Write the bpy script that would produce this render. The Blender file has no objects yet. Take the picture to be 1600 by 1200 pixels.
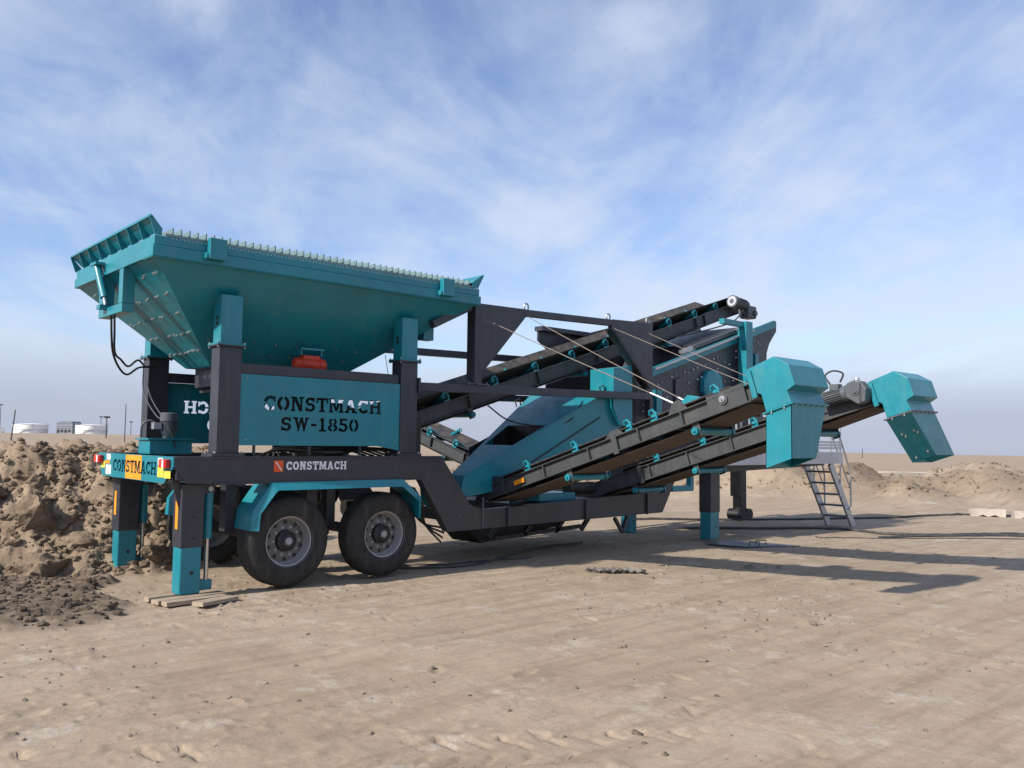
import bpy, bmesh, math, random
import numpy as np
from mathutils import Vector, Matrix
random.seed(7)
rng = np.random.default_rng(11)
R = math.radians
scene = bpy.context.scene
col = scene.collection

# ------------------------------------------------------------------ camera
YAW, PITCH, ROLL = .7351, .0674, .0129
F = Vector((math.sin(YAW)*math.cos(PITCH), math.cos(YAW)*math.cos(PITCH), math.sin(PITCH)))
RT = Vector((math.cos(YAW), -math.sin(YAW), 0)); UP = RT.cross(F)
RT, UP = RT*math.cos(ROLL)+UP*math.sin(ROLL), UP*math.cos(ROLL)-RT*math.sin(ROLL)
cd = bpy.data.cameras.new('camera'); cam = bpy.data.objects.new('camera', cd); col.objects.link(cam)
CAM = Vector((-3.4346, -9.0879, 1.7386))
cam.matrix_world = Matrix(((RT.x, UP.x, -F.x, CAM.x), (RT.y, UP.y, -F.y, CAM.y), (RT.z, UP.z, -F.z, CAM.z), (0, 0, 0, 1)))
cd.sensor_width = 36; cd.lens = 1325.84/1600*36; cd.clip_end = 20000; cd.clip_start = .05
scene.camera = cam

# ------------------------------------------------------------------ sky, sun, exposure
SUN = Vector((-1.42, .12, 1.0)).normalized()
SUN_EL = math.asin(SUN.z)
world = bpy.data.worlds.new('World'); scene.world = world; world.use_nodes = True
wt = world.node_tree; wt.nodes.clear()
def wn(t, **k):
    n = wt.nodes.new(t)
    for a, b in k.items(): setattr(n, a, b)
    return n
def wl(a, b): wt.links.new(a, b)
sky = wn('ShaderNodeTexSky', sky_type='NISHITA', sun_disc=False, sun_elevation=SUN_EL,
         sun_rotation=math.atan2(SUN.x, SUN.y), altitude=100, air_density=1.0, dust_density=.6, ozone_density=5.0)
bg = wn('ShaderNodeBackground'); bg.inputs['Strength'].default_value = .15
skt = wn('ShaderNodeMix', data_type='RGBA', blend_type='MULTIPLY'); skt.inputs[0].default_value = 1; skt.inputs[7].default_value = (1.03, .96, 1.0, 1)   # tint shifting the sky from cyan towards periwinkle
wl(sky.outputs[0], skt.inputs[6]); wl(skt.outputs[2], bg.inputs['Color'])
tc = wn('ShaderNodeTexCoord'); sp = wn('ShaderNodeSeparateXYZ'); wl(tc.outputs['Generated'], sp.inputs[0])
def wm(op, a, b=None, c=None, clamp=False):
    n = wn('ShaderNodeMath', operation=op, use_clamp=clamp)
    for i, q in enumerate((a, b, c)):
        if q is None: continue
        if hasattr(q, 'links'): wl(q, n.inputs[i])
        else: n.inputs[i].default_value = q
    return n.outputs[0]
zc = wm('MAXIMUM', sp.outputs['Z'], 0.0)
den = wm('ADD', zc, .16)
cu = wm('DIVIDE', sp.outputs['X'], den); cv = wm('DIVIDE', sp.outputs['Y'], den)
def cloudnoise(ang, sx, sy, scale, detail, rough, dist, off):
    # cirrus layer: a plane overhead, stretched along the wind
    ca, sa = math.cos(ang), math.sin(ang)
    p = wm('ADD', wm('MULTIPLY', cu, ca*sx), wm('MULTIPLY', cv, sa*sx)); q = wm('ADD', wm('MULTIPLY', cu, -sa*sy), wm('MULTIPLY', cv, ca*sy))
    cb = wn('ShaderNodeCombineXYZ'); wl(p, cb.inputs[0]); wl(q, cb.inputs[1]); cb.inputs[2].default_value = off
    n = wn('ShaderNodeTexNoise'); wl(cb.outputs[0], n.inputs['Vector'])
    n.inputs['Scale'].default_value = scale; n.inputs['Detail'].default_value = detail
    n.inputs['Roughness'].default_value = rough; n.inputs['Distortion'].default_value = dist
    return n.outputs['Fac']
def ramp(x, a, b, smooth=True):
    m = wn('ShaderNodeMapRange', clamp=True); m.interpolation_type = 'SMOOTHSTEP' if smooth else 'LINEAR'
    wl(x, m.inputs['Value']); m.inputs['From Min'].default_value = a; m.inputs['From Max'].default_value = b
    return m.outputs[0]
n1 = cloudnoise(.95, .60, 1.5, 1.0, 9, .58, .9, 3.7)        # wind-drawn streaks
n2 = cloudnoise(.2, 1.0, 1.0, .75, 5, .5, .35, 7.4)         # where the veil is thick or thin
n3 = cloudnoise(.6, .8, 1.2, 3.2, 9, .62, .7, 1.7)          # fleece
dens = wm('ADD', wm('MULTIPLY', n1, .44), wm('ADD', wm('MULTIPLY', n2, .68), wm('MULTIPLY', n3, .19)))
low = ramp(zc, .50, .06)                                     # more veil towards the horizon
thr = wm('ADD', dens, wm('MULTIPLY', low, .13))
cl = wm('ADD', wm('MULTIPLY', ramp(thr, .58, .87), .84), .05)
cbg = wn('ShaderNodeBackground'); cbg.inputs['Color'].default_value = (.73, .81, .96, 1); cbg.inputs['Strength'].default_value = .80
mx1 = wn('ShaderNodeMixShader'); wl(cl, mx1.inputs[0]); wl(bg.outputs[0], mx1.inputs[1]); wl(cbg.outputs[0], mx1.inputs[2])
# far low cloud bank, lavender grey, all round the horizon
n4 = cloudnoise(.95, .10, .55, 1.0, 5, .5, .3, 5.5)
bank_top = wm('ADD', wm('MULTIPLY', n4, .15), -.005)
bank = wm('MULTIPLY', ramp(wm('SUBTRACT', bank_top, zc), -.05, .05), .76)
bbg = wn('ShaderNodeBackground'); bbg.inputs['Color'].default_value = (.50, .55, .73, 1); bbg.inputs['Strength'].default_value = .68
mx2 = wn('ShaderNodeMixShader'); wl(bank, mx2.inputs[0]); wl(mx1.outputs[0], mx2.inputs[1]); wl(bbg.outputs[0], mx2.inputs[2])
wo = wn('ShaderNodeOutputWorld'); wl(mx2.outputs[0], wo.inputs[0])
sd = bpy.data.lights.new('sun', 'SUN'); sd.energy = 5.0; sd.angle = R(1.3); sd.color = (1, .93, .82)
so = bpy.data.objects.new('sun', sd); col.objects.link(so); so.rotation_euler = SUN.to_track_quat('Z', 'Y').to_euler()
scene.view_settings.view_transform = 'Standard'; scene.view_settings.look = 'None'
scene.view_settings.exposure = .28; scene.view_settings.gamma = 1; scene.view_settings.use_curve_mapping = False
scene.render.resolution_x = 1024; scene.render.resolution_y = 768

# ------------------------------------------------------------------ materials
def mat(name):
    m = bpy.data.materials.new(name); m.use_nodes = True
    return m, m.node_tree.nodes, m.node_tree.links, m.node_tree.nodes['Principled BSDF']
def noise(N, L, scale, detail=5, rough=.55, coord='Object', vec=None):
    n = N.new('ShaderNodeTexNoise'); n.inputs['Scale'].default_value = scale; n.inputs['Detail'].default_value = detail
    n.inputs['Roughness'].default_value = rough
    if vec is None:
        t = N.new('ShaderNodeTexCoord'); L.new(t.outputs[coord], n.inputs['Vector'])
    else: L.new(vec, n.inputs['Vector'])
    return n.outputs['Fac']
def mrange(N, L, x, a, b, c=0, d=1):
    m = N.new('ShaderNodeMapRange'); L.new(x, m.inputs['Value'])
    for k, v in (('From Min', a), ('From Max', b), ('To Min', c), ('To Max', d)): m.inputs[k].default_value = v
    return m.outputs[0]
def mixc(N, L, f, a, b):
    m = N.new('ShaderNodeMix'); m.data_type = 'RGBA'
    if hasattr(f, 'links'): L.new(f, m.inputs[0])
    else: m.inputs[0].default_value = f
    for s, q in ((6, a), (7, b)):
        if hasattr(q, 'links'): L.new(q, m.inputs[s])
        else: m.inputs[s].default_value = (*q, 1)
    return m.outputs[2]
def mathn(N, L, op, a, b):
    n = N.new('ShaderNodeMath'); n.operation = op
    for i, q in enumerate((a, b)):
        if hasattr(q, 'links'): L.new(q, n.inputs[i])
        else: n.inputs[i].default_value = q
    return n.outputs[0]
def bump(N, L, B, h, strength, dist):
    b = N.new('ShaderNodeBump'); b.inputs['Strength'].default_value = strength; b.inputs['Distance'].default_value = dist
    L.new(h, b.inputs['Height']); L.new(b.outputs[0], B.inputs['Normal'])
DUST = (.34, .27, .20)
def paint(name, c, rough=.38, dust=.25, metal=0, var=.12, wav=.03, coat=0):
    m, N, L, B = mat(name)
    v = mrange(N, L, noise(N, L, 1.7, 4), .3, .7, 1-var, 1+var)
    hs = N.new('ShaderNodeHueSaturation'); hs.inputs['Color'].default_value = (*c, 1); L.new(v, hs.inputs['Value'])
    g = N.new('ShaderNodeNewGeometry'); s = N.new('ShaderNodeSeparateXYZ'); L.new(g.outputs['Normal'], s.inputs[0])
    upf = mrange(N, L, s.outputs['Z'], .2, .95, .22, 1)          # dust settles on what faces up
    nz = mrange(N, L, noise(N, L, 5.5, 8, .68), .42, .78)
    fac = mathn(N, L, 'MULTIPLY', mathn(N, L, 'MULTIPLY', upf, nz), dust)
    tcn = N.new('ShaderNodeTexCoord'); mp = N.new('ShaderNodeMapping'); mp.inputs['Scale'].default_value = (9, 9, .7); L.new(tcn.outputs['Object'], mp.inputs[0])
    stk = mrange(N, L, noise(N, L, 1.0, 7, .7, vec=mp.outputs[0]), .50, .82, 0, dust*.9)
    scf = mrange(N, L, noise(N, L, 38, 3, .6), .70, .80, 0, dust*1.2)
    fac = mathn(N, L, 'MAXIMUM', fac, mathn(N, L, 'MAXIMUM', stk, scf))
    L.new(mixc(N, L, fac, hs.outputs[0], DUST), B.inputs['Base Color'])
    L.new(mrange(N, L, noise(N, L, 9, 6, .65), .3, .75, rough-.06, rough+.18), B.inputs['Roughness'])
    B.inputs['Metallic'].default_value = metal
    if coat: B.inputs['Coat Weight'].default_value = coat; B.inputs['Coat Roughness'].default_value = .22
    bump(N, L, B, noise(N, L, 2.2, 3), .25, wav)                # plates are never quite flat
    return m
M = {}
M['teal'] = paint('teal_paint', (.003, .192, .246), .36, .17, coat=.2)
M['dark'] = paint('anthracite_paint', (.028, .030, .041), .42, .12, coat=.15)
M['rail'] = paint('grey_conveyor_paint', (.044, .050, .054), .45, .22)
M['black'] = paint('black_paint', (.012, .012, .014), .45, .2)
M['red'] = paint('red_orange_paint', (.62, .045, .012), .4, .15)
M['orange'] = paint('orange_sticker', (.80, .30, .012), .5, .1)
M['logo'] = paint('logo_orange', (.72, .09, .015), .5, .05)
M['white'] = paint('white_print', (.74, .76, .78), .5, .08)
M['plate'] = paint('yellow_plate', (.75, .58, .06), .5, .1)
M['motor'] = paint('grey_motor_paint', (.070, .083, .096), .42, .2)
M['galv'] = paint('galvanised_steel', (.46, .48, .50), .42, .25, .75)
M['chrome'] = paint('polished_rod', (.62, .62, .63), .22, .1, 1, .05, .0)
M['rope'] = paint('wire_rope', (.27, .23, .20), .5, .3, .5)
M['cast'] = paint('cast_wheel_steel', (.36, .35, .36), .5, .35, .25)
M['disc'] = paint('dark_wheel_disc', (.15, .145, .145), .55, .5, .2)  # darker grey than the rim, with more dust
M['rubber'] = paint('black_rubber', (.016, .016, .017), .72, .24)
M['belt'] = paint('conveyor_belt', (.026, .025, .026), .62, .40)
M['retbelt'] = paint('dusty_belt_underside', (.060, .042, .031), .8, .4)
M['bolt'] = paint('zinc_bolt', (.40, .41, .41), .42, .1, .8)
M['hose'] = paint('rubber_hose', (.016, .016, .018), .5, .25)
M['lamp'] = paint('red_lamp', (.45, .012, .01), .2, .05)
M['tank'] = paint('white_tank_paint', (.78, .78, .78), .5, .12)
M['concrete'] = paint('pale_concrete', (.44, .39, .34), .9, .7, 0, .25)
M['pole'] = paint('dark_pole', (.07, .065, .06), .8, .1)
M['far_grey'] = paint('grey_cladding', (.20, .22, .26), .6, .1)
M['cable'] = paint('ground_cable', (.035, .037, .042), .6, .5)
M['sack'] = paint('dusty_sacking', (.13, .125, .115), .9, .8, 0, .3)
def wood():
    m, N, L, B = mat('weathered_wood')
    t = N.new('ShaderNodeTexCoord'); mp = N.new('ShaderNodeMapping'); mp.inputs['Scale'].default_value = (3, 40, 40)
    L.new(t.outputs['Object'], mp.inputs[0])
    n = noise(N, L, 1.5, 8, .65, vec=mp.outputs[0])
    L.new(mixc(N, L, mrange(N, L, n, .3, .7), (.20, .145, .10), (.46, .38, .28)), B.inputs['Base Color'])
    B.inputs['Roughness'].default_value = .9; bump(N, L, B, n, .6, .01)
    return m
M['wood'] = wood()
def soil():
    m, N, L, B = mat('sandy_ground')
    g = N.new('ShaderNodeNewGeometry'); P = g.outputs['Position']
    at = N.new('ShaderNodeAttribute'); at.attribute_name = 'tint'
    s = N.new('ShaderNodeSeparateColor'); L.new(at.outputs['Color'], s.inputs[0])
    a = noise(N, L, .35, 6, .6, vec=P); b = noise(N, L, 2.3, 8, .65, vec=P); c = noise(N, L, 22, 6, .7, vec=P)
    base = mixc(N, L, mrange(N, L, a, .33, .67), (.330, .260, .188), (.410, .334, .250))
    base = mixc(N, L, mrange(N, L, b, .48, .72, 0, .55), base, (.250, .190, .136))
    b2 = noise(N, L, .9, 7, .62, vec=P)
    base = mixc(N, L, mrange(N, L, b2, .62, .72, 0, .45), base, (.385, .35, .31))     # pale chalky scabs
    base = mixc(N, L, mrange(N, L, c, .35, .75, 0, .45), base, (.24, .18, .13))
    mp = N.new('ShaderNodeMapping'); mp.inputs['Rotation'].default_value = (0, 0, R(35)); mp.inputs['Scale'].default_value = (.55, 5.5, 1); L.new(P, mp.inputs[0])
    base = mixc(N, L, mrange(N, L, noise(N, L, 1.0, 8, .66, vec=mp.outputs[0]), .46, .68, 0, .62), base, (.215, .160, .112))
    base = mixc(N, L, mrange(N, L, noise(N, L, 1.6, 9, .72, vec=P), .56, .64, 0, .6), base, (.45, .40, .335))
    base = mixc(N, L, mrange(N, L, noise(N, L, 55, 4, .75, vec=P), .54, .70, 0, .5), base, (.20, .155, .115))
    bermc = mixc(N, L, mrange(N, L, noise(N, L, 1.1, 8, .7, vec=P), .36, .66), (.185, .135, .095), (.335, .258, .182))
    base = mixc(N, L, s.outputs[0], base, bermc)
    darkc = mixc(N, L, mrange(N, L, noise(N, L, 3.5, 8, .7, vec=P), .38, .66), (.085, .065, .050), (.24, .185, .135))
    base = mixc(N, L, s.outputs[1], base, darkc)
    base = mixc(N, L, s.outputs[2], base, (.62, .55, .46))
    L.new(base, B.inputs['Base Color']); B.inputs['Roughness'].default_value = .95
    B.inputs['Specular IOR Level'].default_value = .15
    h1 = noise(N, L, 7, 10, .68, vec=P); h2 = noise(N, L, 45, 5, .7, vec=P)
    v = N.new('ShaderNodeTexVoronoi'); v.inputs['Scale'].default_value = 16; L.new(P, v.inputs['Vector'])
    vb = mrange(N, L, v.outputs['Distance'], 0, .35, .5, 0)
    h = mathn(N, L, 'ADD', mathn(N, L, 'ADD', h1, mathn(N, L, 'MULTIPLY', h2, .10)), mathn(N, L, 'MULTIPLY', vb, .10))
    patch = mrange(N, L, noise(N, L, .8, 4, .6, vec=P), .35, .65, .25, 1)              # trodden smooth in places, loose in others
    bump(N, L, B, mathn(N, L, 'MULTIPLY', h, mathn(N, L, 'ADD', patch, mathn(N, L, 'MULTIPLY', s.outputs[0], .8))), .5, .045)
    return m
M['soil'] = soil()
def rockmat(name, a, b):
    m, N, L, B = mat(name)
    g = N.new('ShaderNodeNewGeometry'); P = g.outputs['Position']
    n = noise(N, L, 3.1, 8, .68, vec=P)
    r = mixc(N, L, mrange(N, L, n, .36, .66), a, b)
    L.new(mixc(N, L, mrange(N, L, noise(N, L, 30, 5, .7, vec=P), .4, .7, 0, .4), r, tuple(q*.6 for q in a)), B.inputs['Base Color'])
    B.inputs['Roughness'].default_value = .95; B.inputs['Specular IOR Level'].default_value = .15
    bump(N, L, B, noise(N, L, 14, 9, .72, vec=P), .9, .05)
    return m
M['clod'] = rockmat('brown_earth_clod', (.175, .128, .090), (.335, .258, .182))
M['wet'] = rockmat('dark_wet_clod', (.075, .058, .045), (.23, .178, .132))
M['pebble'] = rockmat('pebble_stone', (.17, .135, .105), (.42, .35, .28))

# ------------------------------------------------------------------ mesh helpers
class MB:
    def __init__(s, xf=None): s.v = []; s.f = []; s.xf = xf
    def add(s, vs, fs):
        o = len(s.v)
        for p in vs: s.v.append(tuple(s.xf(*p)) if s.xf else tuple(p))
        s.f += [tuple(i+o for i in f) for f in fs]; return s
    def box(s, x0, x1, y0, y1, z0, z1):
        return s.add([(x0,y0,z0),(x1,y0,z0),(x1,y1,z0),(x0,y1,z0),(x0,y0,z1),(x1,y0,z1),(x1,y1,z1),(x0,y1,z1)],
                     [(0,3,2,1),(4,5,6,7),(0,1,5,4),(1,2,6,5),(2,3,7,6),(3,0,4,7)])
    def prism(s, pts, ax, a0, a1):
        n = len(pts)
        def P(p, a): return {'x': (a, p[0], p[1]), 'y': (p[0], a, p[1]), 'z': (p[0], p[1], a)}[ax]
        vs = [P(p, a0) for p in pts]+[P(p, a1) for p in pts]
        return s.add(vs, [tuple(range(n))[::-1], tuple(range(n, 2*n))]+[(i, (i+1) % n, n+(i+1) % n, n+i) for i in range(n)])
    def loft(s, rings, close=True, caps=True):
        n = len(rings[0]); vs = [p for r in rings for p in r]; fs = []
        for k in range(len(rings)-1):
            for i in range(n if close else n-1):
                j = (i+1) % n; fs.append((k*n+i, k*n+j, (k+1)*n+j, (k+1)*n+i))
        if caps and close: fs += [tuple(range(n))[::-1], tuple(range((len(rings)-1)*n, len(rings)*n))]
        return s.add(vs, fs)
    def cyl(s, p0, p1, r0, r1=None, n=14):
        p0, p1 = Vector(p0), Vector(p1); r1 = r0 if r1 is None else r1
        d = (p1-p0).normalized(); a = d.orthogonal().normalized(); b = d.cross(a)
        def ring(p, r): return [tuple(p+a*(r*math.cos(t))+b*(r*math.sin(t))) for t in (2*math.pi*i/n for i in range(n))]
        return s.loft([ring(p0, r0), ring(p1, r1)])
    def tube(s, pts, r, n=8):
        P = [Vector(p) for p in pts]; rings = []; a = None
        for i, p in enumerate(P):
            d = (P[min(i+1, len(P)-1)]-P[max(i-1, 0)]).normalized()
            a = d.orthogonal().normalized() if a is None else (a-d*a.dot(d)).normalized()
            b = d.cross(a)
            rings.append([tuple(p+a*(r*math.cos(2*math.pi*k/n))+b*(r*math.sin(2*math.pi*k/n))) for k in range(n)])
        return s.loft(rings)
    def hose(s, pts, r, n=8, sub=7):
        pp = [Vector(p) for p in pts]; pp = [pp[0]*2-pp[1]]+pp+[pp[-1]*2-pp[-2]]; P = []
        for i in range(1, len(pp)-2):
            a, b, c, d = pp[i-1:i+3]
            for k in range(sub):
                t = k/sub; P.append(.5*((2*b)+(c-a)*t+(2*a-5*b+4*c-d)*t*t+(3*b-a-3*c+d)*t**3))
        return s.tube(P+[pp[-2]], r, n)
    def bar(s, p0, p1, w, h, up=(0, 0, 1)):
        p0, p1 = Vector(p0), Vector(p1); d = (p1-p0).normalized(); u = Vector(up); l = d.cross(u).normalized(); u = l.cross(d)
        def ring(p): return [tuple(p+l*(a*w/2)+u*(b*h/2)) for a, b in ((-1,-1),(1,-1),(1,1),(-1,1))]
        return s.loft([ring(p0), ring(p1)])
    def sheet(s, pts, thick):
        """plate with 3-D corner points, given thickness along its normal"""
        P = [Vector(p) for p in pts]; n = Vector((0, 0, 0))
        for i in range(len(P)): n += P[i].cross(P[(i+1) % len(P)])
        n = n.normalized()*thick; k = len(P)
        return s.add([tuple(p) for p in P]+[tuple(p+n) for p in P],
                     [tuple(range(k))[::-1], tuple(range(k, 2*k))]+[(i, (i+1) % k, k+(i+1) % k, k+i) for i in range(k)])
    def lathe(s, prof, c, axis='y', n=48):
        rings = []
        for r, h in prof:
            rg = []
            for i in range(n):
                t = 2*math.pi*i/n; a, b = r*math.cos(t), r*math.sin(t)
                rg.append({'y': (c[0]+a, c[1]+h, c[2]+b), 'z': (c[0]+a, c[1]+b, c[2]+h), 'x': (c[0]+h, c[1]+a, c[2]+b)}[axis])
            rings.append(rg)
        return s.loft(rings, True, False)
    def mesh(s, name):
        me = bpy.data.meshes.new(name); me.from_pydata(s.v, [], s.f)
        bm = bmesh.new(); bm.from_mesh(me); bmesh.ops.recalc_face_normals(bm, faces=bm.faces); bm.to_mesh(me); bm.free()
        return me
    def build(s, name, m, parent=None, bevel=0, kind=None):
        return link(name, s.mesh(name), m, parent, bevel, kind)
def link(name, me, m, parent=None, bevel=0, kind=None):
    me.polygons.foreach_set('use_smooth', [True]*len(me.polygons)); me.set_sharp_from_angle(angle=R(32))
    if m is not None: me.materials.append(M[m])
    o = bpy.data.objects.new(name, me); col.objects.link(o)
    if parent: o.parent = parent
    if bevel:
        b = o.modifiers.new('edge', 'BEVEL'); b.width = bevel; b.segments = 2; b.limit_method = 'ANGLE'; b.angle_limit = R(40); b.harden_normals = True
    if kind: o['kind'] = kind
    return o
def inst(o, parent, mw=None, name=None):
    c = o.copy(); col.objects.link(c); c.parent = parent
    if mw is not None: c.matrix_local = mw
    return c
def tag(o, label=None, cat=None, group=None, kind=None):
    if label: o['label'] = label
    if cat: o['category'] = cat
    if group: o['group'] = group
    if kind: o['kind'] = kind
    return o
def boolean(o, cutter, op='DIFFERENCE'):
    """bake a boolean into o's mesh and drop the cutter"""
    c = bpy.data.objects.new('cutter', cutter.mesh('cutter')); col.objects.link(c)
    md = o.modifiers.new('cut', 'BOOLEAN'); md.operation = op; md.object = c; md.solver = 'EXACT'; md.use_self = True
    bpy.context.view_layer.update()
    dg = bpy.context.evaluated_depsgraph_get()
    me = bpy.data.meshes.new_from_object(o.evaluated_get(dg)); old = o.data
    o.modifiers.remove(md); o.data = me; bpy.data.objects.remove(c)
    me.polygons.foreach_set('use_smooth', [True]*len(me.polygons)); me.set_sharp_from_angle(angle=R(32))
    return o

# ------------------------------------------------------------------ slab lettering
def glyph(ch, st):
    """polygons of a heavy slab letter in a box of height 1; returns (polys, width). st: stencil gaps"""
    P = []
    def bx(a, b, c, d): P.append([(a, c), (b, c), (b, d), (a, d)])
    def arc(cx, cy, rx, ry, ix, iy, a0, a1, n=14):
        o = [(cx+rx*math.cos(R(a0+(a1-a0)*k/n)), cy+ry*math.sin(R(a0+(a1-a0)*k/n))) for k in range(n+1)]
        i = [(cx+ix*math.cos(R(a0+(a1-a0)*k/n)), cy+iy*math.sin(R(a0+(a1-a0)*k/n))) for k in range(n+1)]
        P.append(o+i[::-1])
    g = 9 if st else 0
    if ch in 'CG': arc(.42, .5, .42, .5, .17, .30, 40, 180-g); arc(.42, .5, .42, .5, .17, .30, 180+g, 320); bx(.66, .80, .60, .97); bx(.64, .78, .06, .30); w = .84
    elif ch in 'O0':
        k = .44 if ch == 'O' else .37
        arc(k, .5, k, .5, k*.42, .30, 90+g, 270-g); arc(k, .5, k, .5, k*.42, .30, -90+g, 90-g); w = 2*k
    elif ch == 'N': bx(.10,.30,0,1); bx(0,.36,0,.13); bx(0,.3,.87,1); P.append([(.14,1),(.42,1),(.84,0),(.60,0)]); bx(.66,.84,.0,1); bx(.56,.96,.87,1); w = .96
    elif ch == 'S': arc(.37,.70,.35,.30,.12,.12,20,270); arc(.37,.30,.37,.30,.14,.12,90,-160); bx(.56,.70,.66,.98); bx(.02,.15,.02,.34); w = .76
    elif ch == 'T': bx(.31,.55,0,1); bx(.20,.66,0,.13); bx(0,.86,.83,1); bx(0,.14,.62,.9); bx(.72,.86,.62,.9); w = .86
    elif ch == 'M': bx(.08,.27,0,1); bx(0,.36,0,.13); bx(0,.3,.87,1); bx(.83,1.05,0,1); bx(.74,1.14,0,.13); bx(.84,1.14,.87,1); P.append([(.12,1),(.38,1),(.63,.2),(.50,.06)]); P.append([(.76,1),(1.0,1),(.64,.06),(.50,.2)]); w = 1.14
    elif ch == 'A': P.append([(.08,0),(.26,0),(.56,1),(.34,1)]); P.append([(.62,0),(.88,0),(.60,1),(.38,1)]); bx(.25,.70,.22,.36); bx(0,.36,0,.13); bx(.54,.98,0,.13); w = .98
    elif ch == 'H': bx(.08,.31,0,1); bx(.65,.88,0,1); bx(.2,.76,.43,.58); bx(0,.40,0,.13); bx(0,.40,.87,1); bx(.56,.96,0,.13); bx(.56,.96,.87,1); w = .96
    elif ch == 'W': P.append([(.08,1),(.32,1),(.50,.2),(.38,0)]); P.append([(.30,0),(.46,0),(.68,1),(.52,1)]); P.append([(.50,1),(.72,1),(.90,.15),(.76,0)]); P.append([(.70,0),(.86,0),(1.10,1),(.92,1)]); bx(0,.38,.87,1); bx(.86,1.18,.87,1); w = 1.18
    elif ch == '-': bx(.04,.46,.38,.56); w = .5
    elif ch == '1': bx(.20,.44,0,1); bx(.04,.60,0,.13); P.append([(.02,.72),(.24,.80),(.24,1),(.20,1)]); w = .64
    elif ch == '8': 
        for cy, rr, ix in ((.73,.31,.13), (.28,.37,.16)):
            arc(.37,cy,rr,.27,ix,.11,90+g,270-g); arc(.37,cy,rr,.27,ix,.11,-90+g,90-g)
        w = .74
    elif ch == '5': bx(.08,.28,.5,1); bx(.08,.64,.84,1); arc(.34,.33,.36,.33,.13,.16,120,-160); bx(.0,.14,.04,.30); w = .72
    elif ch == '3': arc(.34,.72,.33,.28,.12,.11,150,-90); arc(.34,.29,.36,.29,.13,.12,90,-150); w = .72
    else: w = .4
    return P, w
def text_mb(txt, a, z0, span, h, place, t0, t1, st, gap=.10):
    """letters from a over span, base z0, height h; place(u, z, t) gives the 3-D point, t runs through the thickness"""
    gl = [glyph(c, st) for c in txt]; tot = sum(w for _, w in gl)+gap*(len(txt)-1); k = span/tot; mb = MB(); x = 0
    for P, w in gl:
        for p in P:
            # widen thin overlaps are united by the exact boolean
            n = len(p); q = [(a+(x+u)*k, z0+v*h) for u, v in p]
            mb.add([place(u, v, t0) for u, v in q]+[place(u, v, t1) for u, v in q],
                   [tuple(range(n))[::-1], tuple(range(n, 2*n))]+[(i, (i+1) % n, n+(i+1) % n, n+i) for i in range(n)])
        x += w+gap
    return mb
def decal(name, txt, a, z0, span, h, place, t, m, parent, gap=.10):
    """flat print: letters of a few millimetres on the surface at t (t grows outward)"""
    us = (a-.02, a+span+.02); zs = (z0-.02, z0+h+.02)
    pts = [place(u, z, tt) for tt in (t, t+.003) for u, z in ((us[0],zs[0]),(us[1],zs[0]),(us[1],zs[1]),(us[0],zs[1]))]
    o = MB().add(pts, [(0,3,2,1),(4,5,6,7),(0,1,5,4),(1,2,6,5),(2,3,7,6),(3,0,4,7)]).build(name, m, parent)
    return boolean(o, text_mb(txt, a, z0, span, h, place, t-.02, t+.02, False, gap), 'INTERSECT')

# ------------------------------------------------------------------ terrain
def vn(x, y, s):
    xi = np.floor(x).astype(np.int64); yi = np.floor(y).astype(np.int64); fx = x-xi; fy = y-yi
    fx = fx*fx*(3-2*fx); fy = fy*fy*(3-2*fy)
    def h(a, b):
        k = (a*374761393+b*668265263+s*974634777) & 0xffffffff
        k = ((k ^ (k >> 13))*1274126177) & 0xffffffff; k = k ^ (k >> 16)
        return (k & 0xffff)/65535.
    return (h(xi, yi)*(1-fx)+h(xi+1, yi)*fx)*(1-fy)+(h(xi, yi+1)*(1-fx)+h(xi+1, yi+1)*fx)*fy
def fbm(x, y, f, o, s, g=.5):
    r = np.zeros_like(x); a = 1.; t = 0.
    for i in range(o): r += a*(vn(x*f+i*17.3, y*f+i*9.1, s+i)-.5); t += a; a *= g; f *= 2.03
    return r/t*2
def sstep(x, a, b):
    t = np.clip((x-a)/(b-a), 0, 1); return t*t*(3-2*t)
BERM = [(-26, 10), (-9, 6.2), (-3, 3.7), (-.98, 2.75), (.03, 2.05), (1.44, 2.0), (3.0, 2.75), (4.2, 4.6), (4.6, 9), (3, 22), (-10, 30), (-26, 30)]
def polydist(x, y, poly):
    d = np.full_like(x, 1e9); ins = np.zeros(x.shape, bool); n = len(poly)
    for i in range(n):
        ax, ay = poly[i]; bx_, by = poly[(i+1) % n]; ex, ey = bx_-ax, by-ay
        t = np.clip(((x-ax)*ex+(y-ay)*ey)/(ex*ex+ey*ey), 0, 1)
        d = np.minimum(d, np.hypot(x-ax-t*ex, y-ay-t*ey))
        if ey != 0: ins ^= ((ay > y) != (by > y)) & (x < ex*(y-ay)/ey+ax)
    return np.where(ins, d, -d)
MOUNDS = [(22, 9.5, 1.15, 2.6, 2.4), (27, 0.2, .9, 2.4, 1.6), (24.2, 2.6, .75, 2.0, 1.4), (29.5, -2.4, .8, 2.6, 1.5), (23.5, 7.0, 1.5, 2.4, 2.0), (24.5, 4.8, 1.25, 2.4, 1.9), (26.5, 3.4, .85, 2.0, 2.0), (28.5, 2.0, 1.25, 2.8, 2.2), (31, 2.6, 1.5, 2.2, 2.4),
          (31.5, -.6, .9, 3, 2.2), (33, -2.6, 1.35, 3, 2.2), (20.5, 12.5, 1.0, 3, 2.4), (18.5, 16, 1.1, 3.4, 2.6), (16, 20, 1.0, 3, 3), (37, -6, 1.1, 4, 3)]
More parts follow.
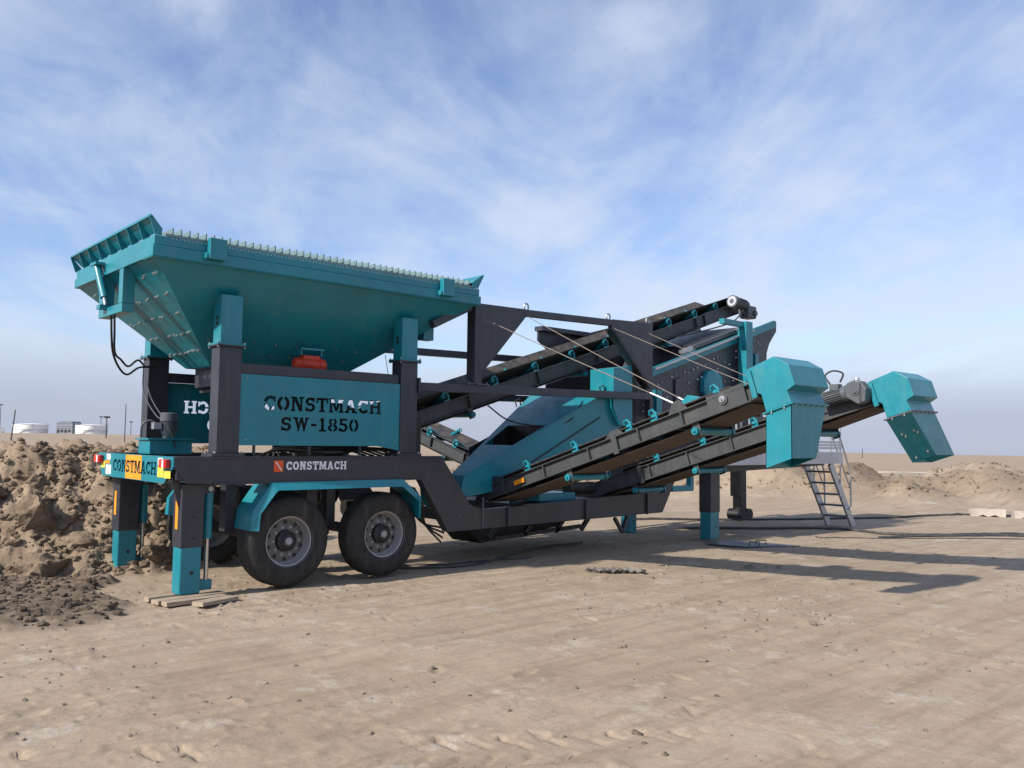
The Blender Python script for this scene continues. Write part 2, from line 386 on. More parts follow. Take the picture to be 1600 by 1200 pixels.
def lug_tracks(x, y):
    """pressed lug marks of a loader tyre, two rows of slanted bars"""
    out = np.zeros_like(x)
    for (ax, ay, bx_, by, wid) in ((-3.6, -3.05, 1.3, -6.52, .24), (-4.2, -4.6, 2.6, -9.4, .24), (-4.2, .2, 6.5, -4.6, .22)):
        L = math.hypot(bx_-ax, by-ay); ex, ey = (bx_-ax)/L, (by-ay)/L
        u = (x-ax)*ex+(y-ay)*ey; v = -(x-ax)*ey+(y-ay)*ex
        u = u+.10*fbm(x, y, 1.1, 2, 95); v = v+.06*fbm(x, y, .7, 2, 96)
        m = (np.abs(v) < wid) & (u > 0) & (u < L)
        ph = ((u+np.abs(v)*.9)/.205) % 1.
        barp = np.exp(-((ph-.5)/.085)**4)
        keep = sstep(fbm(x, y, 1.1, 4, 94), -.15, .2)*(1. if ay > -4 and ay < 0 else .5)
        out -= np.where(m, barp*.028*keep*sstep(np.abs(v), .03, .07), 0)+np.where(m, .008*keep, 0)
        out += np.where((np.abs(v) >= wid) & (np.abs(v) < wid+.08) & (u > 0) & (u < L), .006*keep, 0)
    return out
_fr = np.random.default_rng(77)
DENTS = [(_fr.uniform(-3.4, 6), _fr.uniform(-7.5, -.6), _fr.uniform(0, 6.28), _fr.uniform(.08, .15), _fr.uniform(.03, .055), _fr.uniform(.006, .015)) for _ in range(55)]
def dents(x, y):
    out = np.zeros_like(x)
    for cx, cy, a, l, w, dp in DENTS:
        m = np.nonzero((np.abs(x-cx) < .4) & (np.abs(y-cy) < .4))[0]
        if len(m) == 0: continue
        u = (x[m]-cx)*math.cos(a)+(y[m]-cy)*math.sin(a); v = -(x[m]-cx)*math.sin(a)+(y[m]-cy)*math.cos(a); r = np.hypot(u/l, v/w)
        out[m] += -dp*(1-sstep(r, .55, 1.0))+dp*.5*np.exp(-((r-1.15)/.2)**2)
    return out
def height(x, y, parts=False):
    x = np.asarray(x, float); y = np.asarray(y, float)
    rr = np.hypot(x, y)
    near = 1-sstep(rr, 30, 80)
    h = .045*fbm(x, y, .33, 4, 1)+near*(.010*fbm(x, y, 1.3, 4, 5, .55)+.006*fbm(x, y, 6, 3, 9, .6))
    crumbs = np.maximum(0, fbm(x, y, 9, 3, 21, .6)-.18)*sstep(fbm(x, y, .45, 3, 23), -.1, .35)
    h += near*.045*crumbs
    h += lug_tracks(x, y)*near+dents(x, y)
    # loading ramp of dug earth behind the hopper
    dd = polydist(x, y, BERM)+.35*fbm(x, y, .7, 3, 31)
    bm_ = sstep(dd, -.05, .35)
    top = 1.36+.14*fbm(x, y, .5, 4, 33)
    lump = np.abs(fbm(x, y, 1.15, 5, 37, .55)); lump2 = fbm(x, y, 3.3, 4, 41, .6)
    body = np.minimum(np.maximum(dd, 0)*.80, 1.0*top+.02*np.maximum(dd, 0)**.5)
    edge = 1-.85*sstep(dd, 2.4, 4.0)
    hb = body+bm_*((lump-.2)*.62+lump2*.16+.07*fbm(x, y, 8, 3, 43, .6))*edge
    h = h*(1-bm_)+np.maximum(hb, h)*bm_
    # low dark tongue of wet soil in front of the ramp
    tx = polydist(x, y, [(-6, -1.0), (-2.6, -.85), (-1.64, -.52), (-1.0, -.38), (-.52, -.28), (-.36, .35), (-.25, 1.1), (.05, 1.9), (-.9, 2.8), (-3, 3.8), (-8, 5)])+.06+.30*fbm(x, y, 1.6, 4, 51)
    dk = sstep(tx, -.02, .25)
    h += dk*(1-bm_)*(.045+.10*np.maximum(0, fbm(x, y, 2.2, 4, 53, .6)))
    # spoil heaps in the middle distance
    hm = np.zeros_like(x)
    for cx, cy, hh, sx, sy in MOUNDS:
        # width runs across the view, depth along it
        u = (x-cx)*.93+(y-cy)*.36; v = -(x-cx)*.36+(y-cy)*.93
        hm = np.maximum(hm, hh*.88*np.exp(-((u/sx)**2+(v/sy)**2)))
    mm = sstep(hm, .10, .5)
    hm2 = hm+mm*.42*fbm(x, y, .9, 6, 61, .66)
    h += hm2
    # far plain: falls away to the right, rises a little towards the tanks, low swells
    h -= .0082*np.maximum(0, x-18)*sstep(x-y*.45, 0, 26)
    h += sstep(y-.6*x, 60, 240)*2.1*sstep(rr, 90, 300)
    far = sstep(rr, 45, 160)
    h += far*(.45*fbm(x, y, .018, 4, 71)+.25*fbm(x, y, .07, 3, 73))*(1-sstep(rr, 700, 2000))
    if parts: return h, bm_, dk, mm
    return h
def Hz(x, y): return float(height(np.array([x]), np.array([y]))[0])
def axis(segs, g, lim):
    c = []
    for a, b, st in segs: c += list(np.arange(a, b-st*.4, st))
    c.append(segs[-1][1]); s = segs[0][2]; p = c[0]; lo = []
    while p > -lim: s *= g; p -= s; lo.append(p)
    s = segs[-1][2]; p = c[-1]; hi = []
    while p < lim: s *= g; p += s; hi.append(p)
    return np.array(lo[::-1]+c+hi)
gx = axis([(-3.6, 3.4, .025), (3.4, 8.4, .055)], 1.033, 6000); gy = axis([(-7.2, -2.6, .025), (-2.6, 4.6, .05)], 1.033, 6000)
X, Y = np.meshgrid(gx, gy); Z, tb, tdk, tm = height(X.ravel(), Y.ravel(), True)
nx, ny = len(gx), len(gy)
me = bpy.data.meshes.new('ground'); me.vertices.add(nx*ny)
me.vertices.foreach_set('co', np.column_stack((X.ravel(), Y.ravel(), Z)).ravel())
idx = np.arange(nx*ny).reshape(ny, nx); q = np.column_stack((idx[:-1, :-1].ravel(), idx[:-1, 1:].ravel(), idx[1:, 1:].ravel(), idx[1:, :-1].ravel()))
me.loops.add(q.size); me.loops.foreach_set('vertex_index', q.ravel()); me.polygons.add(len(q))
me.polygons.foreach_set('loop_start', np.arange(0, q.size, 4)); me.polygons.foreach_set('loop_total', np.full(len(q), 4))
me.update(calc_edges=True); me.polygons.foreach_set('use_smooth', [True]*len(q))
ca = me.color_attributes.new('tint', 'FLOAT_COLOR', 'POINT')
xr, yr = X.ravel(), Y.ravel()
pale = np.zeros_like(xr)
for cx, cy, a, b, an in ((46, 3.5, 5.5, .9, -.35), (53, 4.5, 5, .8, -.3), (70, 22, 16, 1.4, -.25), (60, -1, 9, .8, -.3)):
    u = (xr-cx)*math.cos(an)+(yr-cy)*math.sin(an); v = -(xr-cx)*math.sin(an)+(yr-cy)*math.cos(an)
    pale = np.maximum(pale, 1-sstep(np.hypot(u/a, v/b)+.5*fbm(xr, yr, .6, 3, 81), .6, 1.1))
tint = np.column_stack((np.maximum(tb, tm*.95*sstep(fbm(xr, yr, .25, 3, 83), -.5, .5)), tdk*(1-.9*tb)*.95, pale*.9, np.ones_like(xr)))
ca.data.foreach_set('color', tint.astype(np.float32).ravel())
me.materials.append(M['soil'])
ground = bpy.data.objects.new('ground', me); col.objects.link(ground); ground['kind'] = 'structure'

# ------------------------------------------------------------------ clods, stones
def rock_proto(seed, sub=2, rough=.38, cuts=4):
    r = np.random.default_rng(seed); bm = bmesh.new(); bmesh.ops.create_icosphere(bm, subdivisions=sub, radius=1)
    for _ in range(cuts):                                   # broken facets
        n = Vector(r.normal(size=3)).normalized(); d = r.uniform(.45, .8)
        for v in bm.verts:
            k = v.co.dot(n)-d
            if k > 0: v.co -= n*k*.92
    P = np.array([v.co for v in bm.verts]); o = r.uniform(0, 50, 3)
    k = 1+rough*fbm(P[:, 0]*1.3+o[0]+P[:, 2]*.7, P[:, 1]*1.3+o[1]-P[:, 2]*.9, 1.6, 3, seed)
    k += .16*np.abs(fbm(P[:, 0]+P[:, 2]*1.1+o[1], P[:, 1]-P[:, 2]*.8+o[2], 5.0, 3, seed+7, .6))
    V = P*k[:, None]; Fc = [tuple(v.index for v in f.verts) for f in bm.faces]; bm.free()
    return V, np.array(Fc)
PROTO2 = [rock_proto(100+i, 2) for i in range(7)]
PROTO1 = [rock_proto(200+i, 1, .45, 3) for i in range(7)]
PROTO3 = [rock_proto(300+i, 4, .55, 7) for i in range(5)]
def rot(r):
    q = r.normal(size=4); q /= np.linalg.norm(q); w, x, y, z = q
    return np.array([[1-2*(y*y+z*z), 2*(x*y-z*w), 2*(x*z+y*w)], [2*(x*y+z*w), 1-2*(x*x+z*z), 2*(y*z-x*w)], [2*(x*z-y*w), 2*(y*z+x*w), 1-2*(x*x+y*y)]])
def scatter(name, m, items, protos, label, cat):
    V = []; Q = []; o = 0
    for (x, y, z, s) in items:
        v, f = protos[rng.integers(len(protos))]
        sc = np.array([s*rng.uniform(.75, 1.3), s*rng.uniform(.7, 1.2), s*rng.uniform(.55, .95)])
        V.append((v@rot(rng).T)*sc+np.array([x, y, z])); Q.append(f+o); o += len(v)
    V = np.concatenate(V); Q = np.concatenate(Q)
    me = bpy.data.meshes.new(name); me.vertices.add(len(V)); me.vertices.foreach_set('co', V.ravel())
    me.loops.add(Q.size); me.loops.foreach_set('vertex_index', Q.ravel()); me.polygons.add(len(Q))
    me.polygons.foreach_set('loop_start', np.arange(0, Q.size, 3)); me.polygons.foreach_set('loop_total', np.full(len(Q), 3)); me.update(calc_edges=True)
    me.polygons.foreach_set('use_smooth', [True]*len(Q)); me.set_sharp_from_angle(angle=R(16)); me.materials.append(M[m])
    ob = bpy.data.objects.new(name, me); col.objects.link(ob); return tag(ob, label, cat, None, 'stuff')
def pick(n, x0, x1, y0, y1, smin, smax, cond, p=2.2, sink=.25):
    x = rng.uniform(x0, x1, n); y = rng.uniform(y0, y1, n); h, b, d, mm = height(x, y, True); k = cond(x, y, b, d, mm, rng.uniform(0, 1, n))
    x, y, h = x[k], y[k], h[k]; s = smin+(smax-smin)*rng.uniform(0, 1, len(x))**p*1.0
    return list(zip(x, y, h+s*(.35-sink), s))
rub = pick(34000, -4.6, 4.2, 1.8, 6.4, .007, .075, lambda x, y, b, d, mm, u: (b > .35) & (u < .62*(1-.8*sstep(polydist(x, y, BERM), 2.6, 4))), 3.4)
scatter('earth_rubble', 'clod', rub, PROTO1, 'loose brown earth rubble covering the slope of the ramp', 'rubble')
wet = pick(5200, -4, .3, -1.0, 3.0, .005, .055, lambda x, y, b, d, mm, u: (d > .35) & (b < .5) & (u < .62), 3)
scatter('wet_soil_crumbs', 'wet', wet, PROTO1, 'dark wet soil crumbs in front of the earth ramp', 'soil crumbs')
peb = pick(10000, -4.5, 14, -8.5, 3, .003, .024, lambda x, y, b, d, mm, u: (b < .2) & (d < .3) & (u < .25+.75*sstep(fbm(x, y, .5, 3, 23), -.1, .4)), 4)
scatter('gravel', 'pebble', peb, PROTO1, 'small stones strewn over the sandy yard', 'gravel')
hp = pick(16000, 15, 38, -9, 20, .02, .085, lambda x, y, b, d, mm, u: (mm > .35) & (u < .7), 3.5)
scatter('heap_rubble', 'clod', hp, PROTO1, 'crumbly lumps on the spoil heaps behind the ladder', 'rubble')
def boulder(px, py, s, seed, label, m='clod', name='boulder', flat=.8, group=None, cat='boulder', lift=.02, protos=None):
    r = np.random.default_rng(seed); v, f = (protos or PROTO3)[seed % len(protos or PROTO3)]
    V = (v@rot(r).T)*np.array([s, s*r.uniform(.75, 1), s*flat])
    mb = MB(); mb.v = [tuple(p) for p in V]; mb.f = [tuple(int(i) for i in t) for t in f]
    o = link(name, mb.mesh(name), m); o.location = (px, py, Hz(px, py)+lift*s); return tag(o, label, cat, group)
BOULD = [(-1.55, 3.55, .22, 1, 'angular sandy boulder jutting halfway up the earth ramp'), (-.95, 3.95, .27, 2, 'big rounded boulder with a dark hollow beneath, upper ramp slope'),
 (-.55, 3.25, .36, 3, 'largest pale clay boulder on the ramp, left of the rear leg'), (-.12, 2.95, .30, 4, 'smooth orange-brown boulder tucked behind the far rear leg'),
 (-.62, 2.62, .30, 5, 'pitted brown boulder at the foot of the ramp beside the far rear leg'), (-1.6, 2.95, .28, 6, 'flat-topped clay block at the foot of the ramp, photo left edge'),
 (-1.25, 3.35, .17, 7, 'fist-shaped pale stone low on the ramp left of centre'), (-.25, 2.25, .24, 8, 'crumbling boulder right at the base of the far rear leg'),
 (.55, 2.15, .16, 9, 'pale lump of clay between the two rear legs'), (.85, 2.05, .12, 10, 'small yellowish clod just left of the rear wheel')]
for b in BOULD: boulder(*b)
tx = pick(900, -4.5, 3.2, 2.0, 5.5, .06, .13, lambda x, y, b, d, mm, u: (b > .5) & (u < .5), 2)
for i, (x, y, z, s) in enumerate(tx[:48]):
    boulder(x, y, s, 400+i, 'fist to head sized brown earth clod lying on the ramp slope', name='earth_clod', group='clods on the ramp slope', cat='clod', protos=PROTO2)
boulder(-.66, -.02, .10, 31, 'blackish lump of wet soil at the tip of the dark tongue', 'wet', 'soil_lump', .6, cat='soil lump')
boulder(-.95, .25, .13, 32, 'grey crumbly soil lump just behind the blackish lump', 'wet', 'soil_lump', .6, cat='soil lump')
for i, (x, y, s, l) in enumerate(((7.3, -2.32, .10, 'dark stone lying in the conveyor shadow'), (7.62, -2.62, .07, 'smaller dark stone beside the one in the conveyor shadow'), (5.72, -1.98, .05, 'small dark stone right of the torn sacking'), (5.35, -2.1, .05, 'small stone in the sun below the torn sacking'),
        (7.1, -3.9, .04, 'pale pebble just outside the conveyor shadow'), (2.35, -5.0, .05, 'lone stone on the open sand in the right foreground'), (.62, -5.75, .05, 'brown stone beside the lug marks in the foreground'), (4.3, -4.9, .04, 'small stone on the sand at right, far from the machine'))):
    boulder(x, y, s, 50+i, l, 'pebble', 'stone', .6, cat='stone', protos=PROTO2)

# ================================================================== the screening plant
M['grate'] = paint('pale_grate_steel', (.16, .26, .27), .5, .5, .2)  # lighter and greyer than the teal paintwork
plant = bpy.data.objects.new('mobile_screening_plant', None); col.objects.link(plant); plant.empty_display_size = .5
tag(plant, 'teal and charcoal wheeled screening plant with feed hopper and discharge conveyors', 'screening plant')
def mirror_y(mb):
    """same part on the other side of the centre line y = 1.25"""
    c = MB(); c.v = [(x, 2.5-y, z) for x, y, z in mb.v]; c.f = list(mb.f); return c
BEV = .006
# ---- chassis: two cranked side beams, cross members, gooseneck
SIDE = [(0, 1.53), (3.53, 1.53), (4.04, .86), (4.27, .78), (8.40, .93), (8.52, 1.38), (13.9, 1.50), (13.9, 1.31), (8.70, 1.18), (8.29, .56), (3.66, .51), (3.2, 1.22), (.38, 1.22), (0, 1.28)]
ch = MB().prism(SIDE, 'y', 0, .13).build('chassis', 'dark', plant, BEV)
MB().prism(SIDE, 'y', 2.37, 2.5).build('side_beam', 'dark', ch, BEV)
for x0, x1, z0, z1 in ((.06, .2, 1.26, 1.50), (1.15, 1.3, 1.3, 1.5), (2.4, 2.55, 1.3, 1.5), (3.3, 3.45, 1.25, 1.5), (4.3, 4.45, .56, .74), (5.9, 6.05, .58, .78), (7.9, 8.05, .6, .85), (9.6, 9.8, 1.22, 1.38), (11.5, 11.7, 1.28, 1.4), (13.7, 13.88, 1.33, 1.48)):
    MB().box(x0, x1, .13, 2.37, z0, z1).build('cross_member', 'dark', ch)
for x, z0, z1 in ((4.72, .50, .84), (6.35, .505, .875), (7.85, .52, .925)):
    MB().box(x-.008, x+.008, -.035, 0, z0+.03, z1-.03).build('stiffener', 'dark', ch)
MB().box(4.25, 4.275, -.012, 0, .54, .95).build('cable_strip', 'motor', ch)
for x0, x1, y in ((0, 3.5, -.0), ):
    MB().box(.02, 3.5, -.022, -.001, 1.512, 1.526).build('top_flange', 'dark', ch); MB().box(.40, 3.2, -.022, -.001, 1.224, 1.24).build('bottom_flange', 'dark', ch)
# weld seam where the crank meets the low beam
MB().tube([(3.80, -.004, .70), (3.93, -.004, .78), (4.05, -.004, .855)], .008, 6).build('weld_seam', 'motor', ch)
pl_side = lambda u, z, t: (u, -t, z)
decal('lettering', 'CONSTMACH', 1.265, 1.372, .80, .098, pl_side, .003, 'white', ch)
lg = MB().box(1.11, 1.225, -.005, -.002, 1.352, 1.482).build('logo_plate', 'logo', ch)
MB().add([(1.125, -.0075, 1.468), (1.14, -.0075, 1.468), (1.215, -.0075, 1.366), (1.20, -.0075, 1.366), (1.125, -.0055, 1.468), (1.14, -.0055, 1.468), (1.215, -.0055, 1.366), (1.20, -.0055, 1.366)], [(0,1,2,3),(7,6,5,4),(0,4,5,1),(1,5,6,2),(2,6,7,3),(3,7,4,0)]).build('logo_stripe', 'white', ch)

# ---- rear bumper with cut-out name, lamps, plates
bp = MB().prism([(-.02, 1.53), (2.52, 1.53), (2.52, 1.44), (2.34, 1.245), (.24, 1.235), (-.02, 1.42)], 'x', -.045, -.03).build('bumper', 'teal', plant)
rear = lambda u, z, t: (-t, u, z)
boolean(bp, text_mb('CONSTMACH'[::1], -1.93, 1.315, 1.46, .145, lambda u, z, t: (-t, -u, z), .0, .08, False, .04))
MB().box(-.02, -.012, .05, 2.45, 1.26, 1.51).build('backing_plate', 'black', bp)
bo = MB().box(-.0475, -.0455, .93, 1.47, 1.246, 1.522).build('reflective_patch', 'orange', bp)
boolean(bo, text_mb('CONSTMACH', -1.93, 1.315, 1.46, .145, lambda u, z, t: (-t, -u, z), .0, .08, False, .04))
for y0, y1, z0, z1, m_ in ((.25, .42, 1.30, 1.42, 'plate'), (.04, .235, 1.295, 1.375, 'plate'), (.27, .42, 1.43, 1.51, 'white'), (2.06, 2.24, 1.40, 1.44, 'orange'), (2.0, 2.2, 1.27, 1.385, 'white'), (2.03, 2.18, 1.45, 1.52, 'white'), (2.24, 2.40, 1.345, 1.42, 'plate')):
    MB().box(-.0475, -.0455, y0, y1, z0, z1).build('sticker', m_, bp)
for y in (.04, 2.30):
    tl = MB().box(-.10, -.048, y, y+.2, 1.405, 1.50).build('tail_light', 'lamp', bp, .008); MB().box(-.102, -.1, y+.07, y+.12, 1.41, 1.495).build('lens', 'white', tl); MB().box(-.106, -.1, y+.125, y+.195, 1.41, 1.495).build('lens', 'red', tl)
MB().prism([(.0, 1.53), (.0, 1.27), (.10, .95), (.10, 1.53)], 'y', .135, .15).build('gusset', 'dark', bp)
# sloped gusset between bumper and chassis side
MB().prism([(-.028, 1.525), (-.028, 1.40), (.11, 1.24), (.38, 1.24), (.38, 1.525)], 'y', -.018, -.002).build('cheek_plate', 'dark', bp)

# ---- support legs
def leg(x, y, zt, zs, zb, cyl_dx, s=.26, refl=True, name='support_leg', cyl=True, d=.24):
    o = MB().box(x, x+s, y, y+d, zs, zt).build(name, 'dark', plant, .02)
    MB().box(x+.012, x+s-.012, y+.012, y+d-.012, zb, zs+.1).build('inner_leg', 'teal', o, .018)
    for z, r in ((zb+.30*(zs-zb)+.08, .022), (zs+.10, .02), (zs+.33, .015)):
        if z < zs: MB().cyl((x+s*.55, y+.0095, z), (x+s*.55, y+.013, z), r).build('pin_hole_disc', 'black', o)  # flat black discs imitate the shade inside pin holes
        else: MB().cyl((x+s*.55, y-.0025, z), (x+s*.55, y+.001, z), r).build('pin_hole_disc', 'black', o)
    if refl: MB().box(x-.003, x-.0005, y+.08, y+.15, zs+.20, zs+.50).build('reflector', 'orange', o)
    if cyl:
        cx, cy = x+s+cyl_dx, y+d*.5
        MB().cyl((cx, cy, zs+.08), (cx, cy, zt-.1), .052).build('hydraulic_cylinder', 'teal', o)
        MB().cyl((cx, cy, zb+.1), (cx, cy, zs+.08), .026).build('piston_rod', 'chrome', o)
        MB().box(x+s-.02, cx+.06, cy-.04, cy+.04, zb+.02, zb+.13).build('rod_bracket', 'teal', o, .012)
        MB().box(x+s-.01, cx+.05, cy-.05, cy+.05, zt-.12, zt-.02).build('cylinder_bracket', 'dark', o)
        MB().cyl((cx, cy-.06, zt-.07), (cx, cy-.054, zt-.07), .028).build('pin', 'bolt', o)
    return o
leg(.10, .09, 1.24, .545, .045, .085); leg(.11, 2.16, 1.24, .55, .06, .085)
leg(9.55, -.10, 1.22, .50, .012, .0, .30, False, cyl=False, d=.26); leg(9.46, 1.72, 1.20, .50, -.02, 0, .26, False, cyl=False)
MB().cyl((9.90, .03, .15), (9.90, .03, 1.1), .03).build('hydraulic_cylinder', 'motor', plant)
lgz = MB().box(13.62, 13.86, 1.9, 2.12, .16, 1.36).build('landing_leg', 'black', plant, .015)
MB().box(13.5, 13.62, 1.86, 2.1, .55, 1.36).build('gear_housing', 'black', lgz)
for dx in (-.11, .13): MB().cyl((13.74+dx, 1.82, .13), (13.74+dx, 2.2, .13), .13, n=24).build('foot_roller', 'black', lgz)
MB().box(13.55, 13.95, 1.88, 2.14, .10, .2).build('foot', 'black', lgz)
for k in range(10): MB().cyl((13.56, 1.855, .62+k*.07), (13.56, 1.845, .62+k*.07), .016).build('pin_hole_disc', 'motor', lgz)

# ---- wheels
def tyre_profile(r, w):
    p = [(.298, .0), (.33, -.012), (.40, -.020), (.46, -.012), (.495, .008), (.512, .028), (r-.004, .045)]
    for g in (.09, .13, .17, .21): p += [(r, g-.022), (r, g-.006), (r-.013, g-.004), (r-.013, g+.004), (r, g+.006)]
    p += [(r, w-.055), (r-.004, w-.045), (.512, w-.028), (.46, w+.012), (.40, w+.02), (.33, w+.012), (.298, w)]
    return p+[(.285, w-.02), (.285, .02)]
first = None
def wheel(x, y, z, flip):
    global first
    e = bpy.data.objects.new('wheel', None); col.objects.link(e); e.parent = plant; e.location = (x, y, z); e.empty_display_size = .1
    if flip: e.rotation_euler = (0, 0, math.pi)
    if first is None:
        mb = MB(); pr_ = tyre_profile(.528, .30); mb.lathe(pr_+[pr_[0]], (0, 0, 0), 'y', 72)
        t = mb.build('tyre', 'rubber', e)
        rim = MB().lathe([(.300, -.004), (.300, .012), (.275, .02), (.262, .09), (.255, .125), (.247, .128), (.247, .14), (.25, .145), (.27, .24), (.298, .29), (.302, .29), (.28, .22), (.29, .02), (.300, -.004)], (0, 0, 0), 'y', 60).build('rim', 'cast', e)
        disc = MB().lathe([(.246, .124), (.236, .119), (.13, .112), (.12, .118), (.12, .126), (.246, .134), (.246, .124)], (0, 0, 0), 'y', 60).build('disc', 'disc', e)
        hub = MB().lathe([(.0, .02), (.075, .02), (.085, .03), (.098, .05), (.118, .06), (.122, .117), (.0, .117)], (0, 0, 0), 'y', 40).build('hub', 'black', e)
        cap = MB().lathe([(0, .0), (.03, .0), (.045, .012), (.045, .025), (0, .025)], (0, 0, 0), 'y', 16).build('hub_cap', 'cast', e)
        nut = MB().lathe([(0, -.028), (.014, -.028), (.018, -.02), (.018, .0), (.024, .0), (.024, .008), (0, .008)], (0, 0, 0), 'y', 6).build('wheel_nut', 'cast', e)
        hole_disc = MB().lathe([(0, -.002), (.024, -.004), (.024, .004), (0, .004)], (0, 0, 0), 'y', 14).build('hand_hole_disc', 'black', e)  # black disc painted in for the shade of an open hole
        first = (t, rim, hub, cap, nut, hole_disc, disc); T = first; new = False
    else:
        T = [inst(o, e, Matrix()) for o in first]
    nut, hole_disc = T[4], T[5]
    for k in range(10):
        a = 2*math.pi*k/10
        for o, r, da, yy in ((nut, .162, 0, .110), (hole_disc, .214, math.pi/10, .116)):
            c = o if k == 0 else inst(o, e)
            c.location = (r*math.cos(a+da), yy, r*math.sin(a+da))
for x in (1.345, 2.66):
    wheel(x, .015, .545, False); wheel(x, 2.485, .545, True)
    ax = MB().cyl((x, .15, .545), (x, 2.35, .545), .07).build('axle', 'black', plant)
    MB().box(x-.35, x+.35, .42, .52, .60, .68).build('leaf_spring', 'black', ax); MB().box(x-.06, x+.06, .38, .56, .5, .74).build('spring_clamp', 'black', ax)
    MB().cyl((x, .33, .545), (x, .40, .545), .2).build('brake_drum', 'black', ax)
    MB().box(x+.42, x+.56, .40, .55, .62, 1.22).build('spring_hanger', 'dark', ax); MB().cyl((x-.25, .6, .85), (x+.1, .6, .85), .10).build('brake_chamber', 'black', ax)
    MB().box(x-.62, x-.5, .40, .55, .66, 1.22).build('spring_hanger', 'dark', ax)
MB().cyl((1.2, 1.2, 1.0), (2.6, 1.2, 1.0), .14, n=20).build('air_tank', 'black', plant)
# ---- mudguards
FEN = [(.83, .70), (.85, .92), (1.06, 1.21), (1.07, 1.235), (2.88, 1.235), (3.17, 1.0), (3.17, .73)]
def fender(y0, y1, ylip):
    off = [(FEN[0][0]+.012, FEN[0][1]), (.865, .90), (1.08, 1.195), (1.09, 1.218), (2.87, 1.218), (3.152, .99), (3.152, .73)]
    f = MB().prism(FEN+off[::-1], 'y', y0, y1).build('mudguard', 'teal', plant, .004)
    lip = [(.905, .70), (.92, .885), (1.10, 1.12), (1.13, 1.145), (2.84, 1.145), (3.095, .95), (3.095, .73)]
    q_ = MB(); k_ = len(FEN); o_ = ylip+(-.055 if ylip < 1 else .055); t_ = .006 if ylip < 1 else -.006
    q_.loft([[(FEN[i][0], ylip, FEN[i][1]), (lip[i][0], o_, lip[i][1]), (lip[i][0], o_+t_, lip[i][1]), (FEN[i][0], ylip+t_, FEN[i][1])] for i in range(k_)])
    q_.build('skirt', 'teal', f)
    return f
fender(-.045, .38, -.05); fender(2.12, 2.545, 2.55)
for x in (1.25, 2.7): MB().box(x-.02, x+.02, -.02, .0, 1.19, 1.225).build('mudguard_bracket', 'dark', plant)

# ---- hopper posts
def post(x, y):
    w, d = .262, .215
    o = MB().box(x, x+w, y, y+d, 1.565, 2.755).build('hopper_post', 'dark', plant, .006)
    MB().box(x-.06, x+w+.06, y-.035, y+d+.04, 1.532, 1.564).build('foot_flange', 'dark', o); 
    MB().box(x-.035, x+w+.035, y-.03, y+d+.03, 2.756, 2.774).build('flange', 'dark', o); MB().box(x-.035, x+w+.035, y-.03, y+d+.03, 2.775, 2.793).build('flange', 'teal', o)
    zt = 3.34
    MB().box(x+.008, x+w-.004, y+.006, y+d-.006, 2.794, zt).build('upper_section', 'teal', o, .006)
    b = MB()
    for bx_ in (x-.022, x+w+.022):
        for by in (y-.012, y+d+.012): b.cyl((bx_, by, 2.742), (bx_, by, 2.808), .011, n=6); b.cyl((bx_, by, 1.553), (bx_, by, 1.585), .013, n=6)
    b.build('flange_bolt', 'bolt', o, 0, 'stuff')
    MB().cyl((x+.002, y+d*.5, 3.08), (x+.0075, y+d*.5, 3.08), .024).build('slot_hole_disc', 'black', o); MB().cyl((x+.002, y+d*.5, 3.02), (x+.0075, y+d*.5, 3.02), .024).build('slot_hole_disc', 'black', o)  # black discs stand in for the shaded inside of slots
    return o
for x in (.44, 2.875):
    for y in (.04, 2.245): post(x, y)
# ---- side panels with cut-out lettering, rails above
def panel():
    pn = MB().prism([(.706, 1.655), (2.55, 1.655), (2.872, 1.60), (2.872, 2.462), (.706, 2.462)], 'y', .055, .067).build('name_panel', 'teal', plant)
    boolean(pn, text_mb('CONSTMACH', .99, 2.06, 1.60, .172, lambda u, z, t: (u, t, z), .02, .10, True, .05))
    boolean(pn, text_mb('SW-1850', 1.21, 1.825, 1.05, .165, lambda u, z, t: (u, t, z), .02, .10, True, .07))
    return pn
pn = panel(); p2 = inst(pn, plant, Matrix.Translation((3.578, 2.5, 0)) @ Matrix.Rotation(math.pi, 4, 'Z'))
for y in (.045, 2.255):
    o = MB().box(.704, 2.873, y+.03, y+.17, 2.464, 2.584).build('tie_beam', 'dark', plant, BEV)
for x in (.9, 1.6, 2.3): 
    for y in (.07, 2.40): MB().box(x-.012, x+.012, y, y+.03, 1.54, 1.72).build('panel_bracket', 'dark', plant)
MB().prism([(1.45, 1.62), (3.35, 1.72), (3.35, 2.20), (2.75, 2.21), (2.70, 2.10), (2.45, 2.21), (1.45, 2.21)], 'y', .70, .712).build('letter_blackout', 'black', plant)  # added black sheet, notched, so the cut-out letters read mostly dark
bl = MB()
for x in (.78, 2.8): 
    for z in (1.72, 2.42): bl.cyl((x, .048, z), (x, .06, z), .009, n=6)
bl.build('panel_bolt', 'bolt', pn, 0, 'stuff')
# feeder under the hopper and clutter behind the panels
fd = MB().box(.80, 3.4, .88, 1.62, 2.36, 2.60).build('belt_feeder', 'dark', plant, BEV)
MB().box(.85, 3.45, .92, 1.58, 2.30, 2.335).build('belt', 'belt', fd)
for x in (.98, 3.45): MB().cyl((x, .9, 2.42), (x, 1.6, 2.42), .12, n=20).build('drum', 'dark', fd)

